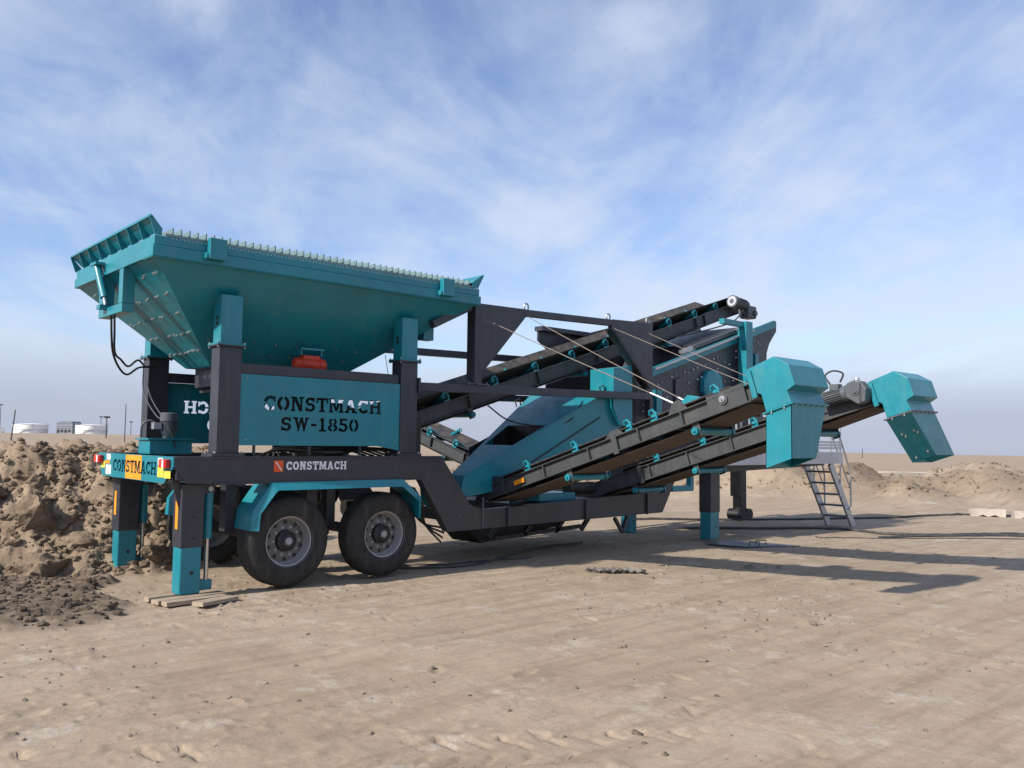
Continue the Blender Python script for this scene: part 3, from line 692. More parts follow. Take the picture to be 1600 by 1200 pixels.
# ---- hopper
TOPX, TOPY, BX, BY, ZT, ZB = (-.36, 4.02), (-.12, 2.62), (.68, 2.52), (.88, 1.62), 3.63, 2.60
hp_ = MB().sheet([(TOPX[0], TOPY[0], ZT), (TOPX[1], TOPY[0], ZT), (BX[1], BY[0], ZB), (BX[0], BY[0], ZB)], .014).build('hopper', 'teal', plant)
MB().sheet([(TOPX[1], TOPY[1], ZT), (TOPX[0], TOPY[1], ZT), (BX[0], BY[1], ZB), (BX[1], BY[1], ZB)], .014).build('side_sheet', 'teal', hp_)
MB().sheet([(TOPX[0], TOPY[1], ZT), (TOPX[0], TOPY[0], ZT), (BX[0], BY[0], ZB), (BX[0], BY[1], ZB)], .014).build('end_sheet', 'teal', hp_)
MB().sheet([(TOPX[1], TOPY[0], ZT), (TOPX[1], TOPY[1], ZT), (BX[1], BY[1], ZB), (BX[1], BY[0], ZB)], .014).build('end_sheet', 'teal', hp_)
x0, x1, y0, y1 = -.39, 4.05, -.15, 2.65
def ring(z0, z1, t, inset, name):
    for a in ((x0+inset, x1-inset, y0+inset, y0+inset+t), (x0+inset, x1-inset, y1-inset-t, y1-inset), (x0+inset, x0+inset+t, y0+inset+t, y1-inset-t), (x1-inset-t, x1-inset, y0+inset+t, y1-inset-t)):
        MB().box(*a, z0, z1).build(name, 'teal', hp_, .008)
ring(3.615, 3.733, .10, 0, 'rim_beam'); ring(3.737, 3.838, .07, .018, 'rim_top_beam')
MB().box(x0+.002, x1-.002, y0+.002, y0+.30, 3.606, 3.613).build('rim_ledge', 'teal', hp_)
gb = MB().box(-.006, .006, -.10, 2.60, 3.80, 3.945)
first_bar = None; nb = 47
for k in range(nb):
    xx = -.17+k*(4.0+.13)/(nb-1)
    if first_bar is None: first_bar = gb.build('grizzly_bar', 'grate', hp_); o = first_bar
    else: o = inst(first_bar, hp_)
    o.location = (xx, 0, random.uniform(-.004, .004))
b = MB()
for k in range(94): b.cyl((-.19+k*.0447, -.136, 3.822), (-.19+k*.0447, -.118, 3.822), .008, n=6)
b.build('rim_bolt', 'bolt', hp_, 0, 'stuff')
MB().box(-.25, 3.98, -.112, -.10, 3.845, 3.872).build('grate_edge_strip', 'grate', hp_)
for xx in (.18, 3.33):                                       # hinge boxes on the rim
    q_ = MB().box(xx, xx+.19, -.235, -.152, 3.655, 3.885).build('hinge_box', 'teal', hp_, .008)
    MB().cyl((xx-.03, -.19, 3.69), (xx+.02, -.19, 3.69), .035).build('hinge_pin', 'teal', q_)
# tipping end walls with ribs
for sx, xh, xt in ((-1, -.29, -.41), (1, 3.93, 4.10)):
    fl = MB().add([(xh, -.10, 3.90), (xh, 2.68, 3.90), (xt, 2.76, 4.03), (xt, -.12, 4.03), (xh-sx*.012, -.10, 3.912), (xh-sx*.012, 2.68, 3.912), (xt-sx*.012, 2.76, 4.042), (xt-sx*.012, -.12, 4.042)],
        [(0,1,2,3),(7,6,5,4),(0,4,5,1),(1,5,6,2),(2,6,7,3),(3,7,4,0)]).build('end_flap', 'teal', hp_)
    for k in range(9):
        yy = -.11+k*(2.86/8)
        MB().prism([(xh, 3.90), (xt, 4.03), (xt+sx*.012, 4.015), (x0+.03 if sx < 0 else x1-.03, 3.845), (xh, 3.845)], 'y', yy-.006, yy+.006).build('rib', 'teal', fl)
    MB().box(min(xt, xt+sx*.014), max(xt, xt+sx*.014), -.13, 2.77, 4.022, 4.046).build('flap_edge', 'teal', fl)
# frame for the flap cylinder under the rear rim
fr = MB(); fr.box(-.392, -.26, .75, .88, 3.22, 3.613); fr.box(-.392, -.26, 1.45, 1.58, 3.22, 3.613); fr.box(-.392, -.26, .75, 1.58, 3.12, 3.219)
fr.build('cylinder_frame', 'teal', hp_, .006)
MB().cyl((-.45, 1.52, 3.74), (-.41, 1.32, 3.34), .045).build('flap_cylinder', 'teal', hp_); MB().cyl((-.41, 1.32, 3.34), (-.40, 1.29, 3.25), .025).build('cylinder_rod', 'chrome', hp_)
MB().box(-.47, -.392, 1.27, 1.40, 3.20, 3.25).build('cylinder_lug', 'teal', hp_); MB().box(-.50, -.392, 1.4, 1.62, 3.735, 3.765).build('cylinder_lug', 'teal', hp_)
MB().box(3.6, 3.9, 1.4, 1.7, 3.1, 3.60).build('front_bracket', 'teal', hp_, .006); MB().box(3.45, 3.62, .35, .5, 3.12, 3.55).build('front_bracket', 'teal', hp_, .006)
b = MB()                                                     # bolts of the wear plates, rear sheet and side sheet
def on_end(u, v): # u across 0..1, v down 0..1
    ya = TOPY[0]+(BY[0]-TOPY[0])*v; yb = TOPY[1]+(BY[1]-TOPY[1])*v
    return Vector((TOPX[0]+(BX[0]-TOPX[0])*v, ya+(yb-ya)*u, ZT+(ZB-ZT)*v))
ne = Vector((-(ZT-ZB), 0, -(BX[0]-TOPX[0]))).normalized()
for v in (.12, .3, .48, .66, .84):
    for u in (.08, .22, .36, .5, .64, .78, .92):
        for d in (-.02, .02):
            p = on_end(u+d/max(.3, 1.0-v*.6)*.6, v+random.uniform(-.01, .01)); b.cyl(p-ne*.004, p+ne*.022, .013, n=6)
ns = Vector((0, -(ZT-ZB), -(BY[0]-TOPY[0]))).normalized()
for v in (.72, .84):
    xa = TOPX[0]+(BX[0]-TOPX[0])*v; xb = TOPX[1]+(BX[1]-TOPX[1])*v
    for k in range(9):
        p = Vector((xa+(xb-xa)*(k+.5)/9, TOPY[0]+(BY[0]-TOPY[0])*v, ZT+(ZB-ZT)*v)); b.cyl(p-ns*.004, p+ns*.02, .012, n=6)
b.build('liner_bolt', 'bolt', hp_, 0, 'stuff')
# red vibrator on the near side sheet
vb = MB().lathe([(0, -.22), (.05, -.22), (.075, -.20), (.085, -.13), (.088, -.12), (.088, .12), (.085, .13), (.075, .20), (.05, .22), (0, .22)], (1.80, .50, 2.665), 'x', 24).build('vibrator_motor', 'red', plant)
for x in (1.68, 1.92): MB().lathe([(.0, -.015), (.098, -.015), (.098, .015), (.0, .015)], (x, .50, 2.665), 'x', 24).build('clamp_ring', 'red', vb)
MB().box(1.69, 1.91, .44, .56, 2.73, 2.775).build('motor_foot', 'red', vb)
for x in (1.66, 1.94): MB().box(x-.012, x+.012, .45, .75, 2.775, 2.86).build('bracket', 'teal', vb)
MB().box(1.64, 1.96, .42, .46, 2.84, 2.865).build('bracket', 'teal', vb)

# ---- hydraulic unit
hu = MB().box(.10, .60, 1.12, 1.50, 1.535, 1.70).build('hydraulic_unit', 'teal', plant, .006)
MB().box(.07, .63, 1.09, 1.53, 1.702, 1.722).build('lid', 'teal', hu)
mx, my = .37, 1.28
MB().cyl((mx, my, 1.80), (mx, my, 1.92), .088, n=28).build('motor_body', 'motor', hu)
b = MB()
for k in range(24):
    a = 2*math.pi*k/24; b.bar((mx+.086*math.cos(a), my+.086*math.sin(a), 1.80), (mx+.086*math.cos(a), my+.086*math.sin(a), 1.93), .006, .022, (math.cos(a), math.sin(a), 0))
b.build('cooling_fins', 'motor', hu); MB().lathe([(0, 0), (.10, 0), (.10, .085), (.085, .10), (0, .10)], (mx, my, 1.93), 'z', 28).build('fan_cover', 'motor', hu)
MB().cyl((mx, my, 1.722), (mx, my, 1.80), .06, .085, 20).build('bell_housing', 'motor', hu); MB().box(mx-.19, mx-.1, my-.05, my+.05, 1.83, 1.91).build('terminal_box', 'galv', hu)
MB().hose([(mx-.15, my, 1.90), (mx-.22, my+.02, 1.93), (mx-.29, my+.05, 1.88), (mx-.30, my+.06, 1.73)], .013).build('hose', 'motor', hu)
MB().hose([(mx-.05, my-.1, 1.86), (mx-.03, my-.14, 1.80), (mx-.0, my-.16, 1.72), (mx+.02, my-.2, 1.60)], .009).build('hose', 'hose', hu)
MB().box(.46, .62, .62, .80, .98, 1.22).build('valve_box', 'teal', plant, .01)
# hoses down from the flap cylinder to the far post
for k, (dy, sag) in enumerate(((0, 2.50), (.22, 2.60))):
    MB().hose([(-.33, 1.30-dy*.5, 3.13), (-.31, 1.34-dy*.5, 2.95), (-.25, 1.45-dy*.3, 2.72), (-.10, 1.68-dy*.2, sag+.06), (.05, 1.85-dy*.1, sag), (.22, 2.0, sag+.10), (.36, 2.12, 2.63), (.50, 2.215, 2.66)], .013).build('hose', 'hose', plant)
for dx in (0, .07): MB().hose([(.36+dx, 2.21, 2.64), (.37+dx, 2.19, 2.3), (.35+dx, 1.6, 1.98), (.36+dx, 1.35, 2.02)], .008).build('hose', 'motor', plant)
for i in range(7):                                           # hoses and lines bundled above the axles
    y = .35+i*.22; MB().hose([(1.0+.2*i, y, 1.50), (1.4+.1*i, y+.05, 1.60+.02*(i % 3)), (2.1, y+.1, 1.56+.03*(i % 2)), (2.9, y+.05, 1.62), (3.4, y, 1.50)], .016).build('hose', 'hose', plant)
MB().box(3.16, 3.40, .3, .7, 1.56, 2.05).build('control_box', 'black', plant, .01)
for i in range(4):
    MB().hose([(3.3+.05*i, .3+.1*i, 1.1), (3.4, .25+.1*i, .9), (3.5+.05*i, .3+.1*i, .6), (3.7+.1*i, .2+.1*i, .35+.05*i)], .014).build('hose', 'hose', plant)
MB().hose([(3.5, .4, 1.15), (3.52, .38, .95), (3.60, .38, .85), (3.7, .4, .8)], .03).build('hose_elbow', 'teal', plant)

# ---- upper frame that carries the stay ropes
def frame_side(y0, far):
    d = .12
    f = MB().bar((3.16, y0+d/2, 2.445), (8.06, y0+d/2, 2.535), d, .115).build('upper_frame', 'dark', plant, BEV)
    if far:
        MB().bar((3.1, y0+d/2, 3.17), (7.45, y0+d/2, 3.25), d, .115).build('top_beam', 'dark', f, BEV)
        MB().box(3.2, 3.3, y0+.01, y0+d-.01, 2.50, 3.15).build('upright', 'dark', f)
        return f
    MB().prism([(4.10, 2.53), (4.26, 2.53), (4.26, 2.68), (5.12, 3.60), (5.12, 3.70), (4.10, 3.68)], 'y', y0+.02, y0+.10).build('gusset', 'dark', f, BEV)
    MB().prism([(4.085, 2.52), (4.125, 2.52), (4.125, 3.68), (4.085, 3.68)], 'y', y0-.03, y0+.15).build('upright_flange', 'dark', f, .003)
    MB().bar((5.10, y0+d/2, 3.645), (7.06, y0+d/2, 3.70), d*.8, .10).build('top_beam', 'dark', f, BEV)
    MB().prism([(7.00, 3.585), (7.06, 3.758), (8.09, 3.80), (8.09, 2.55), (7.93, 2.55), (7.93, 2.74)], 'y', y0+.02, y0+.10).build('gusset', 'dark', f, BEV)
    MB().prism([(7.0, 3.58), (7.05, 3.58), (7.97, 2.74), (7.97, 2.66), (7.92, 2.70)], 'y', y0-.02, y0+.14).build('gusset_flange', 'black', f)
    MB().box(8.0, 8.1, y0+.01, y0+.11, 1.5, 2.49).build('upright', 'dark', f, BEV)
    MB().box(3.14, 3.17, y0-.03, y0+d+.03, 2.36, 2.56).build('end_plate', 'dark', f)
    for x, z in ((5.14, 3.74), (6.98, 3.79), (8.0, 3.83)):
        MB().tube([(x+.045*math.cos(t), y0+.06, z+.055*math.sin(t)) for t in np.linspace(-.6, 2*math.pi-.6, 15)], .013, 6).build('eye_bolt', 'bolt', f)
    b = MB()
    for x in (4.0, 4.33):
        for dy in (0, .1): b.cyl((x, y0+dy, 2.50), (x, y0+dy, 2.565), .02, n=6)
    b.box(3.96, 4.37, y0-.03, y0+.15, 2.522, 2.54); b.build('base_bolts', 'motor', f, 0, 'stuff')
    return f
uf = frame_side(.04, False); frame_side(2.3, True)
MB().box(3.9, 4.04, .17, 2.3, 3.54, 3.65).build('cross_tie', 'dark', uf)
MB().bar((4.05, .1, 3.62), (3.4, .1, 3.3), .1, .1).build('brace', 'dark', uf)

# ---- conveyors
def conveyor(base, dirxy, slope, L, w, rh, idlers, returns, ribs, wing=.065):
    """base: centre of the rail bottoms at the tail; L: run along the slope"""
    d = Vector((dirxy[0], dirxy[1], slope)).normalized(); lat = Vector((dirxy[0], dirxy[1], 0)).cross(Vector((0, 0, 1))).normalized(); n = lat.cross(d).normalized()
    o = Vector(base)
    P = lambda s, t, k: o+d*s+lat*t+n*k
    h = w/2
    fr = MB(P)
    for sg in (1, -1):
        fr.box(0, L, *sorted((sg*(h-.035), sg*(h-.027))), 0, rh); fr.box(0, L, *sorted((sg*(h-.0265), sg*(h+.02))), 0, .012); fr.box(0, L, *sorted((sg*(h-.0265), sg*(h+.02))), rh-.012, rh)
    root = fr.build('conveyor', 'rail', plant)
    for i in range(int(L/1.1)+1): MB(P).box(.25+i*1.1, .32+i*1.1, -h+.04, h-.04, .02, .08).build('cross_strut', 'rail', root)
    # troughed carrying belt and flat return belt
    prof = [(-.475*w, rh+wing), (-.22*w, rh+.005), (.22*w, rh+.005), (.475*w, rh+wing)]
    prof = prof+[(t, k-.014) for t, k in prof[::-1]]
    MB(P).loft([[(s, t, k) for t, k in prof] for s in (.12, L*.5, L-.25)]+[[(L-.02, t, rh-.03+(0 if i < 4 else -.014)) for i, (t, k) in enumerate(prof)]]).build('carrying_belt', 'belt', root)
    MB(P).loft([[(s, -.42*w, k), (s, .42*w, k), (s, .42*w, k-.012), (s, -.42*w, k-.012)] for s, k in ((.1, -.02), (L*.25, -.045), (L*.5, -.042), (L*.75, -.045), (L-.05, .0))]).build('return_belt', 'retbelt', root)
    MB(P).cyl((.1, -h+.05, .06), (.1, h-.05, .06), .085, n=24).build('tail_drum', 'belt', root); MB(P).cyl((L-.05, -h+.05, rh*.55), (L-.05, h-.05, rh*.55), .10, n=24).build('head_drum', 'belt', root)
    for s in idlers:
        m_ = MB(P)
        for sg in (1, -1):
            m_.cyl((s, sg*.235*w, rh+.0), (s, sg*.46*w, rh+.085), .042, n=14)
            m_.tube([(s+.05, sg*(h-.01), rh+.0), (s+.055, sg*(h+.0), rh+.08), (s+.02, sg*(h+.005), rh+.135), (s-.03, sg*(h+.0), rh+.13), (s-.05, sg*(h-.02), rh+.09)], .016, 7)
            m_.box(s-.035, s+.065, *sorted((sg*(h-.04), sg*(h+.012))), rh+.001, rh+.022)
        m_.box(s-.02, s+.03, -h+.04, h-.04, rh-.10, rh-.06); m_.cyl((s, -.215*w, rh-.045), (s, .215*w, rh-.045), .042, n=14)
        m_.build('idler', 'teal', root)
    for s in returns:
        m_ = MB(P); m_.cyl((s, -h-.03, -.098), (s, h+.03, -.098), .043, n=16); m_.cyl((s, -h-.05, -.098), (s, h+.05, -.098), .016, n=8)
        rr = m_.build('return_roller', 'teal', root)
        for sg in (1, -1): MB(P).box(s-.05, s+.05, *sorted((sg*(h-.035), sg*(h-.027))), -.16, -.001).build('bracket', 'rail', rr)
    for s in ribs:
        for sg in (1, -1):
            MB(P).box(s-.008, s+.008, *sorted((sg*(h-.026), sg*(h+.022))), .0125, rh-.0125).build('rib', 'rail', root)
    return root, P
def lug(P, root, s, t, rh):
    MB(P).prism([(s-.14, rh+.001), (s+.14, rh+.001), (s+.05, rh+.13), (s-.05, rh+.13)], 'y', t-.008, t+.008).build('rope_lug', 'rail', root)
    return P(s, t, rh+.09)
SL = .302; CS = 1/math.sqrt(1+SL*SL)
def hood(root, xl, shift=0, lean=0):
    """discharge hood; profile in y-z, xl = side facing the rear of the plant"""
    W = .72
    prof = [(-3.99, 2.54), (-4.33, 2.67), (-4.50, 2.575), (-4.57, 2.36), (-4.48, 2.30), (-4.53, 2.18), (-4.235, 2.085), (-4.18, 2.27), (-4.09, 2.30)]
    prof = [(y+shift, z) for y, z in prof]
    h_ = MB().prism(prof, 'x', xl, xl+W).build('discharge_hood', 'teal', root, .006)
    a, b_ = (-4.235+shift, 2.085), (-4.53+shift, 2.18)
    for x0_, x1_ in ((xl-.025, xl+W+.025),):
        MB().add([(x0_, a[0]+.03, a[1]-.016), (x1_, a[0]+.03, a[1]-.016), (x1_, b_[0]-.03, b_[1]+.005), (x0_, b_[0]-.03, b_[1]+.005), (x0_, a[0]+.03, a[1]-.034), (x1_, a[0]+.03, a[1]-.034), (x1_, b_[0]-.03, b_[1]-.013), (x0_, b_[0]-.03, b_[1]-.013)],
                 [(0,1,2,3),(7,6,5,4),(0,4,5,1),(1,5,6,2),(2,6,7,3),(3,7,4,0)]).build('flange', 'teal' if not lean else 'motor', root, .002)
    bz = MB()
    for k in range(6):
        x = xl+.06+k*.12; bz.cyl((x, b_[0]-.018, b_[1]+.002), (x, b_[0]-.018, b_[1]-.03), .008, n=6)
    for k in range(2):
        y = a[0]+(b_[0]-a[0])*(k+.5)/2; z = a[1]+(b_[1]-a[1])*(k+.5)/2; bz.cyl((xl-.014, y, z+.0), (xl-.014, y, z-.045), .008, n=6)
    bz.build('flange_bolt', 'bolt', root, 0, 'stuff')
    # lower spout: four thin walls, open below
    zt, top = -.036, [(xl, a[0], a[1]-.036), (xl, b_[0], b_[1]-.016), (xl+W, b_[0], b_[1]-.016), (xl+W, a[0], a[1]-.036)]
    if lean: bot = [(xl+lean+.06, a[0]-.02, 1.53), (xl+lean+.06, b_[0]-.02, 1.635), (xl+lean+W-.08, b_[0]-.02, 1.635), (xl+lean+W-.08, a[0]-.02, 1.53)]
    else: bot = [(xl, -4.23+shift, 1.49), (xl, -4.53+shift, 1.60), (xl+W-.22, -4.53+shift, 1.60), (xl+W-.22, -4.23+shift, 1.49)]
    for i in range(4):
        j = (i+1) % 4; MB().sheet([top[i], top[j], bot[j], bot[i]], .006 if True else 0).build('spout_wall', 'teal', h_)
    if lean:
        bz = MB(); T = [Vector(p) for p in top]; B_ = [Vector(p) for p in bot]; nn = (T[1]-T[0]).cross(B_[0]-T[0]).normalized(); nn = nn if nn.x < 0 else -nn
        for u, v in ((.25, .36), (.33, .42), (.75, .36), (.83, .42), (.25, .92), (.80, .86)):
            p = (T[0]*(1-u)+T[1]*u)*(1-v)+(B_[0]*(1-u)+B_[1]*u)*v; bz.cyl(p-nn*.012, p+nn*.02, .014, n=6)
        bz.build('liner_bolt', 'bolt', root, 0, 'stuff')
    # inlet collar over the rails
    MB().prism([(-4.005+shift, 2.515), (-4.06+shift, 2.535), (-4.15+shift, 2.245), (-4.095+shift, 2.225)], 'x', xl-.03, xl-.002).build('collar', 'teal', root, .003)
    return h_
def gearmotor(root, x, y, z, ax, sc=1.0):
    """right-angle gear box with finned motor; ax: direction the motor points"""
    A = Vector(ax).normalized()
    g = MB().prism([(y+q*sc, z+w*sc) for q, w in ((.17, .06), (.15, -.07), (-.06, -.19), (-.17, -.15), (-.19, .04), (-.10, .15), (.0, .17), (.10, .13))], 'x', x-.09*sc, x+.10*sc).build('gearbox', 'motor', root, .018)
    MB().prism([(y+q*sc, z+w*sc) for q, w in ((-.09, -.175), (-.115, -.165), (-.115, .12), (-.09, .14))], 'x', x-.10*sc, x+.105*sc).build('cover_joint', 'dark', g); MB().cyl((x, y-.01, z+.17*sc), (x, y-.01, z+.21*sc), .045*sc, .03*sc, 14).build('breather', 'galv', g)
    MB().cyl((x-.10*sc, y-.02, z), (x-.105*sc, y-.02, z), .062*sc, n=18).build('shaft_boss', 'motor', g); MB().cyl((x-.10*sc, y-.02, z), (x-.125*sc, y-.02, z), .03*sc, n=14).build('shaft_cover', 'motor', g); 
    c = Vector((x, y, z+.02))
    MB().cyl(c+A*.13*sc, c+A*.20*sc, .115*sc, n=24).build('motor_flange', 'motor', g)
    MB().cyl(c+A*.20*sc, c+A*.48*sc, .088*sc, n=24).build('motor_body', 'motor', g)
    b = MB(); a1 = A.orthogonal().normalized(); a2 = A.cross(a1)
    for k in range(20):
        q_ = a1*math.cos(k*math.pi/10)+a2*math.sin(k*math.pi/10); b.bar(c+A*.21*sc+q_*.094*sc, c+A*.47*sc+q_*.094*sc, .006, .024*sc, q_)
    b.build('cooling_fins', 'motor', g)
    MB().cyl(c+A*.48*sc, c+A*.57*sc, .108*sc, .10*sc, 24).build('fan_cover', 'motor', g); MB().cyl(c+A*.571*sc, c+A*.574*sc, .07*sc, n=20).build('fan_grille', 'galv', g)
    e = c+A*.33*sc+Vector((0, 0, .11*sc)); MB().box(e.x-.05, e.x+.05, e.y-.06, e.y+.06, e.z-.02, e.z+.06).build('terminal_box', 'motor', g)
    return g
# two swung-out side conveyors near the camera, one beyond the machine
S = lambda y, y0: (y0-y)/CS
cA, PA = conveyor((4.955, .39, .86), (0, -1), SL, 4.45/CS, .71, .19, [S(q, .39) for q in (-.59, -1.49, -2.39, -2.78, -3.65)], [S(-1.30, .39), S(-3.30, .39)], [.5, 1.35, 2.2, 3.05, 3.72])
hood(cA, 4.58)
MB(PA).box(4.10, 4.60, .36, .372, -.004, .225).build('head_plate', 'rail', cA, .004)
for r_, x_, m_ in ((.06, .38, 'motor'), (.035, .395, 'cast'), (.018, .41, 'chrome')): MB(PA).cyl((4.32, .372, .13), (4.32, x_+.012, .13), r_, n=20).build('bearing', m_, cA)
MB(PA).box(.72, .93, .357, .360, .055, .12).build('warning_sticker', 'orange', cA)
for t in (.355, -.355): MB(PA).prism([(-.25, .0), (.55, .0), (.50, .24), (.30, .30), (.1, .26), (-.22, .05)], 'y', t-.016, t-.006).build('tail_plate', 'dark', cA, .004)
MB(PA).box(2.62, 2.70, .352, .376, -.03, .21).build('hinge_plate', 'rail', cA); MB(PA).prism([(2.5, .191), (2.82, .191), (2.74, .27), (2.62, .27)], 'y', .34, .352).build('hinge_plate', 'rail', cA)
MB(PA).prism([(3.25, .24), (3.62, .26), (3.6, .43), (3.45, .5), (3.27, .42)], 'y', -.34, -.24).build('belt_guard', 'teal', cA, .01)
cB, PB = conveyor((7.46, .49, .83), (0, -1), SL, 4.72/CS, .71, .23, [S(q, .49) for q in (.12, -.86, -1.72, -2.59, -3.3)], [S(-.35, .49), S(-1.50, .49), S(-3.35, .49)], [.5, 1.25, 2.0, 2.8, 3.6])
hood(cB, 7.09, -.16, .62)
gearmotor(cB, 6.99, -4.06, 2.42, (0, 1, -.25), .86)
MB().hose([(6.98, -3.72, 2.52), (6.96, -3.66, 2.64), (6.98, -3.76, 2.70), (7.0, -3.88, 2.66), (7.0, -3.84, 2.55)], .012).build('motor_cable', 'hose', cB)
MB().hose([(6.98, -3.72, 2.42), (6.96, -3.62, 2.30), (7.0, -3.40, 2.22), (7.05, -3.2, 2.2)], .012).build('motor_cable', 'hose', cB)
for t in (.355, -.355): MB(PB).prism([(-.2, .0), (.75, .0), (.70, .30), (.50, .36), (.3, .30), (-.2, .05)], 'y', t-.016, t-.006).build('tail_plate', 'rail', cB, .004)
MB(PB).box(1.02, 1.10, .352, .376, -.03, .25).build('hinge_plate', 'rail', cB)
cC, PC = conveyor((6.25, 1.9, 1.18), (0, 1), .28, 3.9, .71, .20, [.9, 1.7, 2.5, 3.3], [1.2, 2.6], [.6, 1.6, 2.6])
# main conveyor from the feeder up to the screen
FS = .311
cF, PF = conveyor((2.2, 1.25, 1.93-.311*1.53), (1, 0), FS, 9.72*math.sqrt(1+FS*FS), .90, .22, [(x-2.2)*1.047+.1 for x in (3.4, 4.18, 5.13, 6.0, 6.85, 7.7, 8.6, 9.5, 10.32, 11.03)], [2.6, 5.2, 7.6], [1.1, 2.6, 4.1, 5.6, 7.1, 8.6], .17)
MB(PF).box(8.9, 9.9, .45, .462, .0, .24).build('head_plate', 'dark', cF, .004)
g = MB().box(11.78, 12.08, .50, .74, 4.34, 4.60).build('gearbox', 'motor', cF, .03); MB().cyl((12.0, .49, 4.45), (12.0, .47, 4.45), .06, n=18).build('shaft_cover', 'dark', cF)
hm = lambda x: (x, .60, 4.60+(11.8-x)*.08)
MB().cyl(hm(11.82), hm(11.42), .10, n=24).build('motor_body', 'motor', cF); MB().cyl(hm(11.42), hm(11.32), .125, n=28).build('fan_cover', 'motor', cF); MB().cyl(hm(11.319), hm(11.312), .10, n=24).build('fan_grille', 'galv', cF); MB().cyl(hm(11.311), hm(11.305), .05, n=18).build('fan_hub', 'motor', cF)
b = MB()
for k in range(18):
    a = k*math.pi/9; c0, c1 = Vector(hm(11.78)), Vector(hm(11.43)); e_ = Vector((0, .105*math.cos(a), .105*math.sin(a))); b.bar(c0+e_, c1+e_, .006, .022, e_.normalized())
b.build('cooling_fins', 'motor', cF)
MB().hose([(11.5, .45, 4.45), (11.2, .5, 4.2), (10.6, .6, 4.0), (9.6, .7, 3.75)], .014).build('motor_cable', 'hose', cF)
MB().hose([(5.0, .79, 2.28), (5.3, .6, 2.05), (5.8, .3, 1.98), (6.2, .2, 2.08), (6.6, .3, 2.4)], .012).build('cable', 'hose', cF)
# spill hood on the far side of the main conveyor
sh_ = MB().prism([(7.05, 3.72), (8.25, 3.78), (8.25, 3.42), (7.42, 3.32), (7.05, 3.55)], 'y', 1.82, 1.86).build('spill_guard', 'dark', cF, .006); MB().bar((8.2, 1.8, 3.70), (9.4, 1.8, 4.02), .04, .12).build('guard_rail', 'rail', cF)
MB().box(7.03, 8.27, 1.70, 1.9, 3.72, 3.80).build('guard_top', 'dark', cF)
# ---- stay ropes
def rope(a, b_, tb=None):
    a, b_ = Vector(a), Vector(b_); r_ = MB().tube([a, (a+b_)/2-Vector((0, 0, .012)), b_], .0062, 6).build('stay_rope', 'rope', plant)
    d = (a-b_).normalized(); MB().tube([b_+d*.05, b_+d*.38], .012, 8).build('turnbuckle', 'galv', r_)
rope((4.22, .03, 3.47), lug(PA, cA, S(-3.13, .39), .345, .19)); rope((5.12, .03, 3.58), lug(PA, cA, S(-3.0, .39), -.345, .19))
rope((7.05, .03, 3.60), lug(PB, cB, S(-3.3, .49), .345, .23)); rope((7.95, .03, 3.60), lug(PB, cB, S(-3.25, .49), -.345, .23))
for a, b_ in (((4.9, 2.42, 3.1), (5.95, 5.0, 2.2)), ((6.3, 2.42, 3.16), (6.6, 5.1, 2.25)), ((4.2, 2.42, 3.1), (5.92, 4.6, 2.1))): rope(a, b_)

# ---- transfer chute between screen and side conveyors
tcq = MB().prism([(4.08, 1.25), (7.5, 2.754), (7.5, 2.02), (5.45, 1.12), (4.2, .96), (4.02, .98)], 'y', .20, .212).build('transfer_chute', 'teal', plant)
sz = lambda x: 1.25+.4397*(x-4.08)
slp = MB().sheet([(4.08, .213, sz(4.08)), (4.08, .50, sz(4.08)), (7.1, 2.05, sz(7.1)), (7.1, .213, sz(7.1))], .010).build('slope_sheet', 'teal', tcq)
boolean(slp, MB().prism([(5.06, .27), (5.79, .30), (5.79, 1.19), (5.06, .93)], 'z', 1.0, 3.0))
MB().sheet([(4.02, .213, .98), (4.02, .46, .98), (4.08, .50, 1.245), (4.08, .213, 1.245)], .008).build('end_sheet', 'teal', tcq)
MB().sheet([(4.02, .50, .98), (7.1, 2.06, 1.9), (7.1, 2.06, sz(7.1)), (4.08, .51, 1.25)], .008).build('far_sheet', 'teal', tcq)
MB().sheet([(4.2, .22, .97), (7.45, .22, 2.02), (7.45, 2.0, 2.02), (4.2, .5, .97)], .008).build('floor_sheet', 'black', tcq)
MB().box(5.03, 5.84, .225, 1.3, 1.40, 1.412).build('blackout_floor', 'black', tcq); MB().box(5.82, 5.832, .225, 1.30, 1.413, 1.985).build('blackout_wall', 'black', tcq); MB().prism([(5.03, 1.413), (5.819, 1.413), (5.819, 1.98), (5.03, 1.63)], 'y', 1.25, 1.262).build('blackout_wall', 'black', tcq)  # added black sheets that make the cut opening look dark inside
MB().prism([(7.12, 2.30), (7.12, 2.96), (7.60, 3.03), (7.60, 2.03), (7.3, 2.02)], 'y', .10, .62).build('service_box', 'teal', tcq, .006)
MB().bar((4.75, .192, 1.13), (6.9, .192, 2.15), .012, .02).build('seam_rib', 'black', tcq); MB().bar((4.1, .192, 1.262), (7.1, .192, 2.585), .025, .014).build('edge_rib', 'teal', tcq)
for x, y in ((6.55, 1.83), (7.0, .27)): MB().tube([(x, y, sz(x)), (x-.03, y, sz(x)+.11), (x+.07, y, sz(x)+.15), (x+.10, y, sz(x)+.04)], .013, 6).build('lifting_eye', 'dark', tcq)
